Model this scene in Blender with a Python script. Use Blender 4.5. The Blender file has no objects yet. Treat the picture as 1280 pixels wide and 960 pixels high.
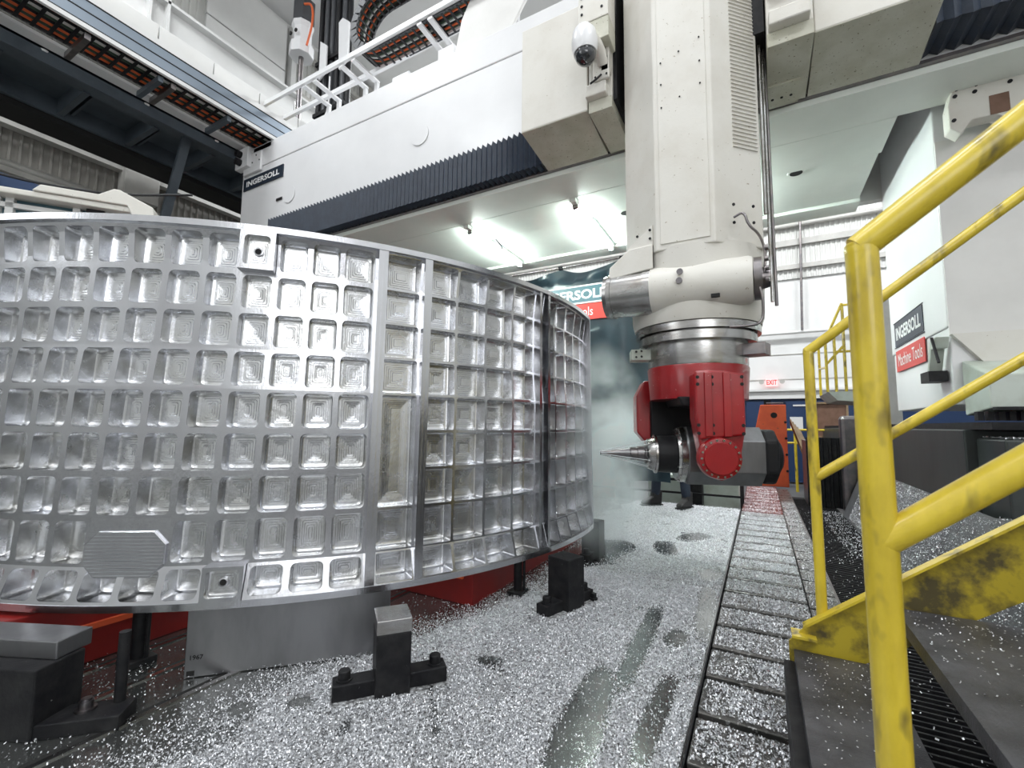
import bpy, math, random
import numpy as np
from mathutils import Vector, Matrix
random.seed(7); rng = np.random.default_rng(11)
scene = bpy.context.scene
col = scene.collection
PI = math.pi

# ------------------------------------------------------------------ camera
F_PX, CAM_H = 560.0, 1.1
pitch, yaw, roll = math.radians(5.2), math.radians(28.9), math.radians(-0.6)
fw = Vector((-math.sin(yaw)*math.cos(pitch), math.cos(yaw)*math.cos(pitch), math.sin(pitch)))
r0 = Vector((math.cos(yaw), math.sin(yaw), 0)); u0 = r0.cross(fw)
rt = math.cos(roll)*r0 - math.sin(roll)*u0; up = math.sin(roll)*r0 + math.cos(roll)*u0
cd = bpy.data.cameras.new('camera'); cam = bpy.data.objects.new('camera', cd); col.objects.link(cam)
cd.sensor_width = 36; cd.lens = 36*F_PX/1280; cd.clip_start = .02; cd.clip_end = 100
M = Matrix((rt, up, -fw)).transposed().to_4x4(); M.translation = (0, 0, CAM_H); cam.matrix_world = M
cd.dof.use_dof = True; cd.dof.focus_distance = 3.0; cd.dof.aperture_fstop = 5.0
scene.camera = cam

# ------------------------------------------------------------------ world, light, exposure
w = bpy.data.worlds.new('world'); scene.world = w; w.use_nodes = True
w.node_tree.nodes['Background'].inputs[0].default_value = (.85, .92, 1, 1)
w.node_tree.nodes['Background'].inputs[1].default_value = .3
vs = scene.view_settings; vs.view_transform = 'Standard'; vs.look = 'None'; vs.gamma = 1; vs.use_curve_mapping = False
vs.exposure = 0.0
def area(name, loc, target, sx, sy, power, color=(1, 1, 1)):
    l = bpy.data.lights.new(name, 'AREA'); l.shape = 'RECTANGLE'; l.size = sx; l.size_y = sy; l.energy = power; l.color = color
    o = bpy.data.objects.new(name, l); col.objects.link(o); o.location = loc
    o.rotation_euler = (Vector(target)-Vector(loc)).to_track_quat('-Z', 'Y').to_euler(); return o
# rows of high-bay lamps under the roof, and unseen fill lights added behind the camera
for x in (-6.5, -1.5, 3.5):
    for y in (-3.0, 1.2, 9.5):
        area('high_bay_light', (x, y, 9.6), (x, y, 0), 2.2, 1.0, 480 if y > 5 else 160, (.95, .98, 1))
area('fill_light', (3.2, -4.3, 3.4), (-.6, 3.5, .9), 4.5, 2.6, 125, (.97, .98, 1))
area('fill_light', (-5.5, -4.3, 4.2), (-2.6, 3, 1.6), 3.0, 2.2, 60, (.95, .98, 1))

scene.cycles.volume_bounces = 3
# ------------------------------------------------------------------ materials
def mat(name, color, rough=.5, metal=0., c2=None, scale=4., lo=.4, hi=.65, bump=0., bscale=60., spots=None, sscale=40., sthr=.62, swid=.04,
        emit=None, estr=0., stretch=(1, 1, 1), rvar=0., coat=0., alpha=1.):
    m = bpy.data.materials.new(name); m.use_nodes = True; nt = m.node_tree; N = nt.nodes; L = nt.links
    b = N['Principled BSDF']; b.inputs['Base Color'].default_value = (*color, 1)
    b.inputs['Roughness'].default_value = rough; b.inputs['Metallic'].default_value = metal
    if coat: b.inputs['Coat Weight'].default_value = coat; b.inputs['Coat Roughness'].default_value = .15
    if alpha < 1: b.inputs['Alpha'].default_value = alpha
    if emit: b.inputs['Emission Color'].default_value = (*emit, 1); b.inputs['Emission Strength'].default_value = estr
    tc = N.new('ShaderNodeTexCoord'); mp = N.new('ShaderNodeMapping'); L.new(tc.outputs['Object'], mp.inputs[0]); mp.inputs['Scale'].default_value = stretch
    out = None
    def noise(s, det=6, r=.6):
        n = N.new('ShaderNodeTexNoise'); n.inputs['Scale'].default_value = s; n.inputs['Detail'].default_value = det
        n.inputs['Roughness'].default_value = r; L.new(mp.outputs[0], n.inputs['Vector']); return n
    def ramp(n, a, bb):
        r = N.new('ShaderNodeMapRange'); r.inputs['From Min'].default_value = a; r.inputs['From Max'].default_value = bb
        L.new(n.outputs[0], r.inputs['Value']); return r
    if c2 is not None:
        r = ramp(noise(scale), lo, hi); mx = N.new('ShaderNodeMix'); mx.data_type = 'RGBA'
        mx.inputs[6].default_value = (*color, 1); mx.inputs[7].default_value = (*c2, 1); L.new(r.outputs[0], mx.inputs[0]); out = mx.outputs[2]
    if spots is not None:
        r = ramp(noise(sscale, 3, .5), sthr, sthr+swid); mx = N.new('ShaderNodeMix'); mx.data_type = 'RGBA'
        if out: L.new(out, mx.inputs[6])
        else: mx.inputs[6].default_value = (*color, 1)
        mx.inputs[7].default_value = (*spots, 1); L.new(r.outputs[0], mx.inputs[0]); out = mx.outputs[2]
    if out: L.new(out, b.inputs['Base Color'])
    if rvar:
        r = N.new('ShaderNodeMapRange'); r.inputs['To Min'].default_value = max(0.02, rough-rvar); r.inputs['To Max'].default_value = rough+rvar
        L.new(noise(scale*1.7).outputs[0], r.inputs['Value']); L.new(r.outputs[0], b.inputs['Roughness'])
    if bump:
        bp = N.new('ShaderNodeBump'); bp.inputs['Strength'].default_value = bump; bp.inputs['Distance'].default_value = .01
        L.new(noise(bscale, 4).outputs[0], bp.inputs['Height']); L.new(bp.outputs[0], b.inputs['Normal'])
    return m
K = {}
K['white'] = mat('white_machine_paint', (.78, .78, .79), .35, c2=(.73, .73, .74), scale=1.2, coat=.2)
K['cream'] = mat('cream_machine_paint', (.70, .68, .63), .4, c2=(.62, .59, .53), scale=3, lo=.45, hi=.75, spots=(.38, .33, .25), sscale=55, sthr=.70, bump=.08)
K['cream_shaded'] = mat('shaded_spattered_cream_paint', (.56, .55, .47), .5, c2=(.46, .45, .36), scale=5, spots=(.20, .18, .12), sscale=60, sthr=.66, bump=.1)  # underside shading put into the darker greenish base; spots are spatter
K['under'] = mat('pale_underside_paint', (.82, .86, .81), .35, c2=(.76, .80, .75), scale=1.5)
K['grey'] = mat('light_grey_paint', (.76, .75, .73), .45, c2=(.70, .69, .67), scale=2)
K['alu'] = mat('machined_aluminium', (.66, .67, .70), .22, 1, c2=(.55, .55, .58), scale=2.5, bump=.06, bscale=90, rvar=.08, stretch=(1, 1, .35))
K['alu_pocket'] = mat('milled_pocket_aluminium', (.76, .77, .80), .25, 1, c2=(.62, .62, .61), scale=7, bump=.10, bscale=45, rvar=.10)
K['alu_plate'] = mat('dull_aluminium_plate', (.30, .30, .31), .42, 1, c2=(.20, .20, .21), scale=3, rvar=.1, stretch=(1, 1, .3))
K['steel'] = mat('turned_steel', (.50, .50, .50), .25, 1, c2=(.30, .28, .26), scale=3, stretch=(1, 1, 3), rvar=.1)
K['steel_dk'] = mat('dark_steel', (.20, .19, .20), .35, 1, c2=(.30, .27, .26), scale=8, rvar=.1)
K['black'] = mat('black_oxide_steel', (.010, .010, .012), .5, 0, c2=(.022, .022, .023), scale=14, spots=(.2, .2, .2), sscale=70, sthr=.73, bump=.1)
K['rubber'] = mat('black_rubber', (.012, .012, .014), .5)
K['navy'] = mat('navy_bellows_cloth', (.012, .021, .040), .38, c2=(.02, .032, .055), scale=9, bump=.15)
K['black'].node_tree.nodes['Principled BSDF'].inputs['Specular IOR Level'].default_value = .22
K['rubber'].node_tree.nodes['Principled BSDF'].inputs['Specular IOR Level'].default_value = .3
K['red'] = mat('red_machine_paint', (.36, .008, .012), .3, c2=(.25, .004, .008), scale=3, spots=(.75, .45, .42), sscale=48, sthr=.715, coat=.4)
K['red_dark'] = mat('dark_red_paint', (.26, .010, .008), .45, c2=(.2, .01, .01), scale=4)
K['orange'] = mat('orange_paint', (.80, .13, .035), .5, c2=(.66, .09, .03), scale=3, spots=(.15, .08, .05), sscale=20, sthr=.7)
K['yellow'] = mat('worn_yellow_paint', (.72, .55, .045), .3, c2=(.52, .38, .03), scale=11, lo=.42, hi=.7, spots=(.11, .085, .03), sscale=17, sthr=.565, swid=.16, coat=.3, stretch=(1, 1, .45))
K['yellow_dirty'] = mat('grimy_yellow_paint', (.55, .42, .03), .5, c2=(.10, .08, .03), scale=9, lo=.42, hi=.6)
K['tread'] = mat('dark_tread_plate', (.13, .13, .145), .38, .5, c2=(.05, .05, .055), scale=5, bump=.25, bscale=120, rvar=.1)
K['slat'] = mat('wet_slat_steel', (.10, .10, .095), .3, .6, c2=(.22, .21, .20), scale=6, bump=.2, bscale=50, rvar=.12, spots=(.5, .5, .5), sscale=42, sthr=.60)
K['slat_red'] = mat('wet_red_brown_slat', (.16, .035, .03), .25, .4, c2=(.25, .07, .06), scale=6, bump=.2, bscale=50, spots=(.5, .45, .45), sscale=42, sthr=.66)
K['table'] = mat('wet_steel_table', (.25, .26, .255), .20, .9, c2=(.38, .39, .38), scale=2.2, bump=.12, bscale=20, rvar=.1)
K['curtain'] = mat('dark_teal_curtain_vinyl', (.010, .020, .028), .3, c2=(.018, .036, .048), scale=2, bump=.1, bscale=14)
K['wall'] = mat('white_wall_paint', (.74, .74, .73), .5, c2=(.68, .68, .67), scale=1)
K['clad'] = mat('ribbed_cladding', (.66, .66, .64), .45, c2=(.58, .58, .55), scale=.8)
K['clad_dim'] = mat('shade_toned_cladding', (.22, .21, .19), .55, c2=(.16, .155, .14), scale=1)  # same cladding darkened: shade under the elevated rail put into its colour
K['girt'] = mat('grey_girt_steel', (.50, .49, .46), .4, .1, c2=(.4, .39, .37), scale=2)
K['blue'] = mat('navy_wall_paint', (.012, .035, .10), .5)
K['bluegrey'] = mat('blue_grey_steel', (.085, .105, .125), .45, .1, c2=(.06, .075, .09), scale=3)
K['steelblue'] = mat('galvanised_blue_steel', (.26, .31, .37), .35, .4)
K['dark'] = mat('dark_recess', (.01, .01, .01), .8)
K['brown'] = mat('brown_board', (.20, .11, .075), .6, c2=(.15, .08, .05), scale=6)
K['plank'] = mat('raw_timber', (.30, .21, .12), .7, c2=(.2, .14, .08), scale=8)
K['cable_o'] = mat('orange_cable', (.75, .14, .04), .45)
K['cable_g'] = mat('dark_green_cable', (.04, .07, .045), .5)
K['cable_w'] = mat('white_cable', (.7, .7, .68), .5)
K['chain'] = mat('grey_chain_link', (.06, .063, .07), .45)
K['sign_dk'] = mat('dark_sign_film', (.018, .028, .045), .4)
K['sign_red'] = mat('red_sign_film', (.60, .045, .035), .4)
K['sign_tr'] = mat('teal_sign_band', (.06, .13, .16), .4)
K['print'] = mat('white_print', (.85, .85, .85), .5)
K['tube'] = mat('lit_tube', (1, 1, 1), .5, emit=(.86, 1, .94), estr=150)
K['exit'] = mat('exit_sign_face', (.9, .5, .5), .5, emit=(1, .35, .35), estr=.9)
K['denim'] = mat('navy_work_cloth', (.012, .018, .035), .8, c2=(.02, .03, .05), scale=12, bump=.3, bscale=30)
K['boot'] = mat('black_boot_leather', (.012, .011, .011), .5, bump=.2)
K['skin'] = mat('skin', (.55, .33, .24), .5)
K['hair'] = mat('brown_hair', (.05, .03, .02), .6)
K['eye'] = mat('eye', (.8, .8, .8), .2)
K['spray'] = mat('white_coolant_jet', (.92, .96, .97), .3, alpha=.8)
K['dome'] = mat('smoked_dome', (.02, .022, .028), .08, coat=1)
K['chip'] = mat('bright_aluminium_chip', (.82, .83, .86), .30, .5, c2=(.62, .63, .66), scale=30)
K['chip_bed'] = mat('packed_fine_chips', (.13, .13, .13), .5, .3, c2=(.66, .67, .69), scale=70, lo=.4, hi=.62, bump=1., bscale=85)
K['ceil'] = mat('white_roof_liner', (.7, .7, .7), .6)
K['concrete'] = mat('concrete_floor', (.12, .12, .12), .5, c2=(.08, .08, .08), scale=1.5, bump=.1)
K['slope'] = mat('grey_chute_steel', (.17, .175, .18), .42, .4, c2=(.12, .12, .125), scale=3, rvar=.1)
K['bed'] = mat('dark_green_grey_steel', (.055, .062, .060), .4, .3, c2=(.035, .04, .04), scale=3, stretch=(1, 1, .3))
K['palegreen'] = mat('pale_green_painted_casting', (.52, .57, .52), .4, c2=(.40, .43, .37), scale=4)

# ------------------------------------------------------------------ mesh helpers
class MB:
    def __init__(s): s.v = []; s.f = []
    def add(s, vs_, fs):
        n = len(s.v); s.v += [tuple(p) for p in vs_]; s.f += [tuple(i+n for i in q) for q in fs]; return s
    def box(s, x0, x1, y0, y1, z0, z1):
        return s.add([(x, y, z) for x in (x0, x1) for y in (y0, y1) for z in (z0, z1)],
                     [(0, 1, 3, 2), (4, 6, 7, 5), (0, 4, 5, 1), (2, 3, 7, 6), (0, 2, 6, 4), (1, 5, 7, 3)])
    def frame(s, o, ex, ey, ez, x0, x1, y0, y1, z0, z1):
        o, ex, ey, ez = map(Vector, (o, ex, ey, ez))
        return s.add([o+ex*x+ey*y+ez*z for x in (x0, x1) for y in (y0, y1) for z in (z0, z1)],
                     [(0, 1, 3, 2), (4, 6, 7, 5), (0, 4, 5, 1), (2, 3, 7, 6), (0, 2, 6, 4), (1, 5, 7, 3)])
    def bar(s, p0, p1, w_, h_, upv=(0, 0, 1)):
        p0, p1 = Vector(p0), Vector(p1); d = p1-p0; l = d.length; d.normalize(); upv = Vector(upv)
        if abs(d.dot(upv)) > .95: upv = Vector((0, 1, 0))
        sx = d.cross(upv).normalized(); uz = sx.cross(d)
        return s.frame(p0, d, sx, uz, 0, l, -w_/2, w_/2, -h_/2, h_/2)
    def prism(s, poly, o, eu, ev, en, a, b):
        """polygon in the (eu, ev) plane pushed along en from a to b"""
        o, eu, ev, en = map(Vector, (o, eu, ev, en)); n = len(poly)
        vv = [o+eu*u+ev*v+en*a for u, v in poly]+[o+eu*u+ev*v+en*b for u, v in poly]
        return s.add(vv, [tuple(range(n-1, -1, -1)), tuple(range(n, 2*n))]+[(i, (i+1) % n, n+(i+1) % n, n+i) for i in range(n)])
    def cyl(s, p0, p1, r, r2=None, n=16, caps=True):
        p0, p1 = Vector(p0), Vector(p1); r2 = r if r2 is None else r2; d = (p1-p0).normalized()
        a = d.orthogonal().normalized(); b = d.cross(a); vv = []
        for p, q in ((p0, r), (p1, r2)):
            for i in range(n):
                t = 2*PI*i/n; vv.append(p+a*(q*math.cos(t))+b*(q*math.sin(t)))
        fs = [(i, (i+1) % n, n+(i+1) % n, n+i) for i in range(n)]
        if caps: fs += [tuple(range(n-1, -1, -1)), tuple(range(n, 2*n))]
        return s.add(vv, fs)
    def lathe(s, o, ax, prof, n=32, caps=True):
        """prof: (distance along axis, radius)"""
        o = Vector(o); d = Vector(ax).normalized(); a = d.orthogonal().normalized(); b = d.cross(a); vv = []
        for h, r in prof:
            for i in range(n):
                t = 2*PI*i/n; vv.append(o+d*h+a*(r*math.cos(t))+b*(r*math.sin(t)))
        fs = []; m = len(prof)
        for k in range(m-1): fs += [(k*n+i, k*n+(i+1) % n, (k+1)*n+(i+1) % n, (k+1)*n+i) for i in range(n)]
        if caps: fs += [tuple(range(n-1, -1, -1)), tuple(range((m-1)*n, m*n))]
        return s.add(vv, fs)
    def tube(s, pts, r, n=8, smooth=0):
        pts = [Vector(p) for p in pts]
        for _ in range(smooth):
            q = [pts[0]]
            for a, b in zip(pts, pts[1:]): q += [a.lerp(b, .25), a.lerp(b, .75)]
            q.append(pts[-1]); pts = q
        vv = []; prev = None
        for i, p in enumerate(pts):
            d = (pts[min(i+1, len(pts)-1)]-pts[max(i-1, 0)]).normalized()
            a = d.orthogonal().normalized() if prev is None else (prev-d*prev.dot(d)).normalized()
            prev = a; b = d.cross(a)
            for k in range(n):
                t = 2*PI*k/n; vv.append(p+a*(r*math.cos(t))+b*(r*math.sin(t)))
        m = len(pts)
        fs = [(k*n+i, k*n+(i+1) % n, (k+1)*n+(i+1) % n, (k+1)*n+i) for k in range(m-1) for i in range(n)]
        return s.add(vv, fs+[tuple(range(n-1, -1, -1)), tuple(range((m-1)*n, m*n))])
    def build(s, name, m, parent=None, smooth=None, bevel=0, org=None, label=None):
        off = Vector(parent['_o']) if parent is not None else Vector(org if org else (0, 0, 0))
        if parent is None and org is None and s.v:
            a = np.array(s.v); off = Vector(((a[:, 0].min()+a[:, 0].max())/2, (a[:, 1].min()+a[:, 1].max())/2, a[:, 2].min()))
        me = bpy.data.meshes.new(name); a = np.array(s.v, dtype=float)-np.array(off)
        me.from_pydata(a.tolist(), [], s.f)
        me.materials.append(K[m] if isinstance(m, str) else m)
        if smooth is not None:
            me.polygons.foreach_set('use_smooth', [True]*len(me.polygons)); me.set_sharp_from_angle(angle=math.radians(smooth))
        me.update(); o = bpy.data.objects.new(name, me); col.objects.link(o)
        if parent is not None: o.parent = parent
        else: o.location = off
        o['_o'] = tuple(off)
        if bevel:
            bv = o.modifiers.new('bevel', 'BEVEL'); bv.width = bevel; bv.segments = 2; bv.limit_method = 'ANGLE'; bv.angle_limit = math.radians(40)
        if label: o['label'] = label
        return o
def thing(name, loc, label, cat, group=None):
    o = bpy.data.objects.new(name, None); col.objects.link(o); o.location = loc; o['_o'] = tuple(loc); o.empty_display_size = .1
    return tag(o, label, cat, group)
def tag(o, label, cat, group=None, kind=None):
    o['label'] = label; o['category'] = cat
    if group: o['group'] = group
    if kind: o['kind'] = kind
    return o
def struct(o): o['kind'] = 'structure'; return o
def B(*a): return MB().box(*a)
def text(name, body, m, parent, o, ex, ey, width, height, bold=.02, lift=.0015):
    c = bpy.data.curves.new('lettering', 'FONT'); c.body = body; c.offset = bold; c.extrude = 0.001; c.resolution_u = 3
    t = bpy.data.objects.new('lettering', c); col.objects.link(t)
    dg = bpy.context.evaluated_depsgraph_get(); me = bpy.data.meshes.new_from_object(t.evaluated_get(dg)); bpy.data.objects.remove(t)
    n = len(me.vertices); a = np.empty(n*3); me.vertices.foreach_get('co', a); a = a.reshape(-1, 3)
    mn, mx = a.min(0), a.max(0); ex, ey = Vector(ex).normalized(), Vector(ey).normalized(); en = ex.cross(ey)
    sx, sy = width/(mx[0]-mn[0]), height/(mx[1]-mn[1]); off = np.array(parent['_o'])
    p = np.array(o)+np.outer((a[:, 0]-mn[0])*sx, ex)+np.outer((a[:, 1]-mn[1])*sy, ey)+np.outer(lift+(a[:, 2]-mn[2])*.3, en)-off
    me.vertices.foreach_set('co', p.ravel()); me.materials.clear(); me.materials.append(K[m]); me.update()
    ob = bpy.data.objects.new(name, me); col.objects.link(ob); ob.parent = parent; ob['_o'] = tuple(off); return ob
def bolts(parent, pts, axis, r, h, m='black', name='bolt', n=10):
    for p in pts:
        p = Vector(p); MB().cyl(p, p+Vector(axis)*h, r, n=n).build(name, m, parent, smooth=40)

# ------------------------------------------------------------------ room shell
struct(B(-9.8, 6.3, -5.3, 14.3, -.6, -.35).build('floor', 'concrete'))
struct(B(-9.8, 6.3, -5.3, 14.3, 10.6, 10.8).build('ceiling', 'ceil'))
struct(B(6.0, 6.2, -5.2, 14.2, -.35, 10.6).build('wall_right', 'wall'))
struct(B(-9.6, 6.0, -5.2, -5.0, -.35, 10.6).build('wall_front', 'wall'))
struct(B(-9.7, -9.56, -5.0, 14.0, -.35, 10.6).build('wall_left', 'wall'))
wb = struct(B(-9.6, 6.0, 14.0, 14.2, -.35, 10.6).build('wall_back', 'wall'))
def corr_y(x, y0, y1, z0, z1, pitch_=.16, d=.03):     # ribbed sheet in a plane x = const
    m = MB(); y = y0; prof = []
    while y < y1:
        prof += [(y, 0), (y+pitch_*.55, 0), (y+pitch_*.65, d), (y+pitch_*.9, d)]; y += pitch_
    vv = [(x+q, p, z) for p, q in prof for z in (z0, z1)]
    return m.add(vv, [(2*i, 2*i+1, 2*i+3, 2*i+2) for i in range(len(prof)-1)])
def corr_x(y, x0, x1, z0, z1, pitch_=.16, d=.03):
    m = MB(); x = x0; prof = []
    while x < x1:
        prof += [(x, 0), (x+pitch_*.55, 0), (x+pitch_*.65, d), (x+pitch_*.9, d)]; x += pitch_
    vv = [(p, y-q, z) for p, q in prof for z in (z0, z1)]
    return m.add(vv, [(2*i, 2*i+2, 2*i+3, 2*i+1) for i in range(len(prof)-1)])
wl = bpy.data.objects['wall_left']
corr_y(-9.55, -4.8, 13.9, 0, 7.1, .11).build('dim_cladding', 'clad_dim', wl, label='ribbed cladding with the shade under the elevated rail put into its colour')
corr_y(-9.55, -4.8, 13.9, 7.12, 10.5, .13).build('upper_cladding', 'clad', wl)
for z in (3.6, 4.65, 5.35, 6.4): B(-9.52, -9.36, -4.8, 13.9, z, z+.10).build('girt', 'girt', wl)
for z in (4.78, 5.5): MB().cyl((-9.36, -4.8, z), (-9.36, 13.9, z), .05).build('pipe', 'girt', wl, smooth=40)
B(-9.52, -9.25, 3.15, 3.65, 4.9, 5.75).build('column_box', 'girt', wl, bevel=.01)
B(-9.52, -9.25, 8.2, 8.6, 3.0, 10.5).build('column_box', 'girt', wl, bevel=.01)
# upper left wall: big white panels and uprights
for y0, y1, z0, z1 in ((4.25, 5.95, 8.2, 9.25), (4.25, 5.95, 9.28, 10.4), (1.2, 3.1, 8.2, 10.4)):
    B(-9.5, -9.42, y0, y1, z0, z1).build('panel', 'wall', wl, bevel=.006)
for y in (3.18, 6.05, 7.6): B(-9.5, -9.34, y, y+.12, 7.9, 10.5).build('upright', 'wall', wl)
for z in (8.9, 10.0): B(-9.5, -9.38, 6.1, 13.9, z, z+.1).build('girt', 'girt', wl)
# back wall: cladding above, block below, pipes, trims
corr_x(13.96, -9.4, 5.9, 5.1, 10.5, .11, .025).build('upper_cladding', 'clad', wb)
for z, h in ((3.05, .02), (5.35, .12), (6.0, .16), (7.15, .1), (2.38, .02)): B(-9.4, 5.9, 13.86 if h > .05 else 13.985, 14, z, z+h).build('girt', 'girt', wb)
MB().cyl((-9.4, 13.85, 3.62), (5.9, 13.85, 3.62), .045).build('pipe', 'wall', wb, smooth=40)
MB().cyl((-9.4, 13.85, 6.55), (5.9, 13.85, 6.55), .06).build('pipe', 'girt', wb, smooth=40)
MB().cyl((1.06, 13.8, 3.66), (1.14, 13.8, 7.0), .03).build('drop_pipe', 'steel_dk', wb, smooth=40)
t1 = struct(B(-9.4, 5.9, 13.8, 14.0, 1.86, 2.10).build('trim_1', 'wall'))
B(-9.4, 5.9, 13.74, 13.8, 2.06, 2.12).build('ledge', 'wall', t1)
struct(B(-9.4, 5.9, 13.9, 14.0, -.3, 1.86).build('trim_2', 'blue'))
d1 = struct(B(.62, 1.5, 13.84, 13.9, -.3, 1.80).build('door_1', 'blue'))
B(.70, .98, 13.82, 13.84, 1.05, 1.38).build('pane', 'wall', d1); B(.78, 1.1, 13.82, 13.84, 1.66, 1.7).build('door_sign', 'wall', d1)
ds = struct(B(-.3, .32, 13.84, 13.9, -.3, 1.80).build('door_2', 'blue'))
B(-.05, .0, 13.80, 13.84, 1.3, 1.36).build('door_handle', 'steel', ds)
o = thing('exit_sign', (.30, 13.85, 2.28), 'lit red exit sign with two lamp heads high on the back wall', 'sign')
B(.18, .46, 13.82, 13.9, 2.2, 2.42).build('sign_box', 'exit', o)
text('lettering', 'EXIT', 'sign_red', o, (.20, 13.82, 2.24), (1, 0, 0), (0, 0, 1), .24, .13)
for x in (.08, .56): MB().lathe((x, 13.9, 2.32), (0, -1, 0), [(0, .02), (.05, .06), (.1, .06)]).build('lamp_head', 'girt', o, smooth=40)
# brown crate against the blue wall
o = thing('notice_board', (1.35, 12.6, .85), 'brown framed board standing behind the yellow rail at the back', 'board')
B(1.02, 1.75, 12.6, 12.66, .9, 1.68).build('backing', 'brown', o); 
for a in ((1.0, 1.04, .88, 1.7), (1.73, 1.77, .88, 1.7), (1.0, 1.77, 1.66, 1.7), (1.0, 1.77, .88, .92)): B(a[0], a[1], 12.56, 12.62, a[2], a[3]).build('frame_bar', 'plank', o)
for x in (1.0, 1.73): B(x, x+.04, 12.6, 12.66, -.35, .9).build('leg', 'plank', o)

# ------------------------------------------------------------------ machine table and floor plates
tb = struct(B(-9.3, -.262, -4.5, 6.9, -.34, 0).build('floor_plate', 'table'))
tb.name = 'trim_3'; tb['label'] = 'wet steel machine table strewn with aluminium chips'
B(-.262, -.255, -4.5, 6.95, -.3, .004).build('edge_strip', 'black', tb)
# slatted walkway
wk = thing('slatted_walkway', (0, 1, 0), 'dark steel slatted walkway covered with chips, running from the stairs to the orange stand', 'walkway')
y = -.75
while y < 9.7:
    c = y > 6.55
    MB().box(-.25, .225, y+.018, y+.282, -.03, 0).build('slat', 'slat_red' if c else 'slat', wk, bevel=.004)
    y += .3
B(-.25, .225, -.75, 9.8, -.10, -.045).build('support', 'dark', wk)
y = -.75
while y < 9.7:
    MB().box(.235, .40, y+.01, y+.285, -.045, -.02).build('edge_slat', 'slat', wk); y += .3
# conveyor of hinged black plates
cv = thing('chip_conveyor', (.7, 3, -.3), 'black hinged-belt chip conveyor sunk beside the slatted walkway', 'conveyor')
B(.41, .98, -3, 9.5, -.2, -.12).build('belt', 'rubber', cv)
for i in range(190):
    yy = .6+i*.045; B(.42, .97, yy, yy+.012, -.12, -.10).build('belt_rib', 'black', cv)
B(.40, .42, -3, 9.5, -.2, -.03).build('side_guard', 'steel_dk', cv)
# chute sheet rising to the rail bed
ch = thing('chip_chute', (1.1, 4, 0), 'sloping grey steel chute sprinkled with chips between conveyor and rail bed', 'chute')
MB().prism([(.98, -.12), (1.245, .56), (1.245, .50), (.98, -.16)], (0, 0, 0), (1, 0, 0), (0, 0, 1), (0, 1, 0), 2.25, 4.3).build('chute_sheet', 'slope', ch)
B(1.245, 2.6, 2.25, 3.89, .50, .56).build('upper_sheet', 'slope', ch)
MB().prism([(.98, -.12), (1.245, .56), (1.245, .50), (.98, -.16)], (0, 0, 0), (1, 0, 0), (0, 0, 1), (0, 1, 0), 4.305, 7.9).build('side_sheet', 'slope', ch)
# rail bed on the right
rb = thing('rail_bed', (2.5, 6.5, -.3), 'dark green-grey machine rail bed under the right gantry column', 'machine bed')
B(1.26, 5.9, 4.33, 12.5, -.34, 1.10).build('bed_wall', 'bed', rb, bevel=.01)
B(1.32, 5.9, 3.9, 4.33, -.34, 1.04).build('bed_block', 'bed', rb, bevel=.012)
B(1.30, 5.9, 4.0, 12.5, 1.10, 1.15).build('rail_cover', 'black', rb)
for i in range(6): B(1.27+i*.05, 1.30+i*.05, 4.1, 4.16, 1.16, 1.22).build('wiper', 'rubber', rb)
# jagged steel scraps between conveyor and bed, far end
sc = thing('scrap_bin', (.9, 8.6, -.1), 'dark ribbed scrap bin beyond the chip conveyor', 'bin')
corr_x(8.4, .62, 1.26, -.1, .95, .11, .04).build('bin_front', 'black', sc)
B(.62, 1.26, 8.42, 9.2, -.1, .90).build('bin_body', 'steel_dk', sc)
MB().box(1.02, 1.25, 8.0, 8.2, -.1, 1.28).build('bin_post', 'steel_dk', sc, bevel=.05)

# ------------------------------------------------------------------ stairs with yellow railings
st = thing('stair', (.5, 1.6, 0), 'steel stair with yellow pipe railings rising to the right in the foreground', 'stairs')
Y0, Y1 = 1.04, 2.13; RISE, RUN = .215, .312
for x0, z, dp in ((.085, .25, .272), (.397, .465, .47), (.87, .78, .28), (1.18, 1.02, .28), (1.5, 1.27, .28)):
    MB().prism([(0, 0), (dp, 0), (dp, -.03), (dp-.007, -.03), (dp-.007, -.006), (.008, -.006), (.008, -.045), (0, -.045)], (x0, 0, z), (1, 0, 0), (0, 0, 1), (0, 1, 0), Y0+.02, Y1-.01).build('tread', 'tread', st)
sl = RISE/RUN
for yy in (Y0-.012, Y1):
    pts = [(.07, .17), (.07, .27), (.13, .34), (1.9, .34+1.77*sl*1.08), (1.9, .05+1.77*sl*1.08), (.20, .17)]
    MB().prism(pts, (0, 0, 0), (1, 0, 0), (0, 0, 1), (0, 1, 0), yy, yy+.012).build('stringer', 'yellow_dirty', st)
    MB().bar((.12, yy-.014, .345), (1.9, yy-.014, .355+1.77*sl*1.08), .045, .008).build('stringer_flange', 'yellow', st)
    for x in (.12,): B(x-.04, x+.04, yy-.04, yy+.04, .30, .31).build('foot_plate', 'yellow', st)
B(.05, .11, Y0, Y1, 0, .2).build('base_angle', 'black', st)
B(1.6, 1.66, Y0, Y1, -.3, 1.2).build('support_leg', 'black', st)
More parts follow.
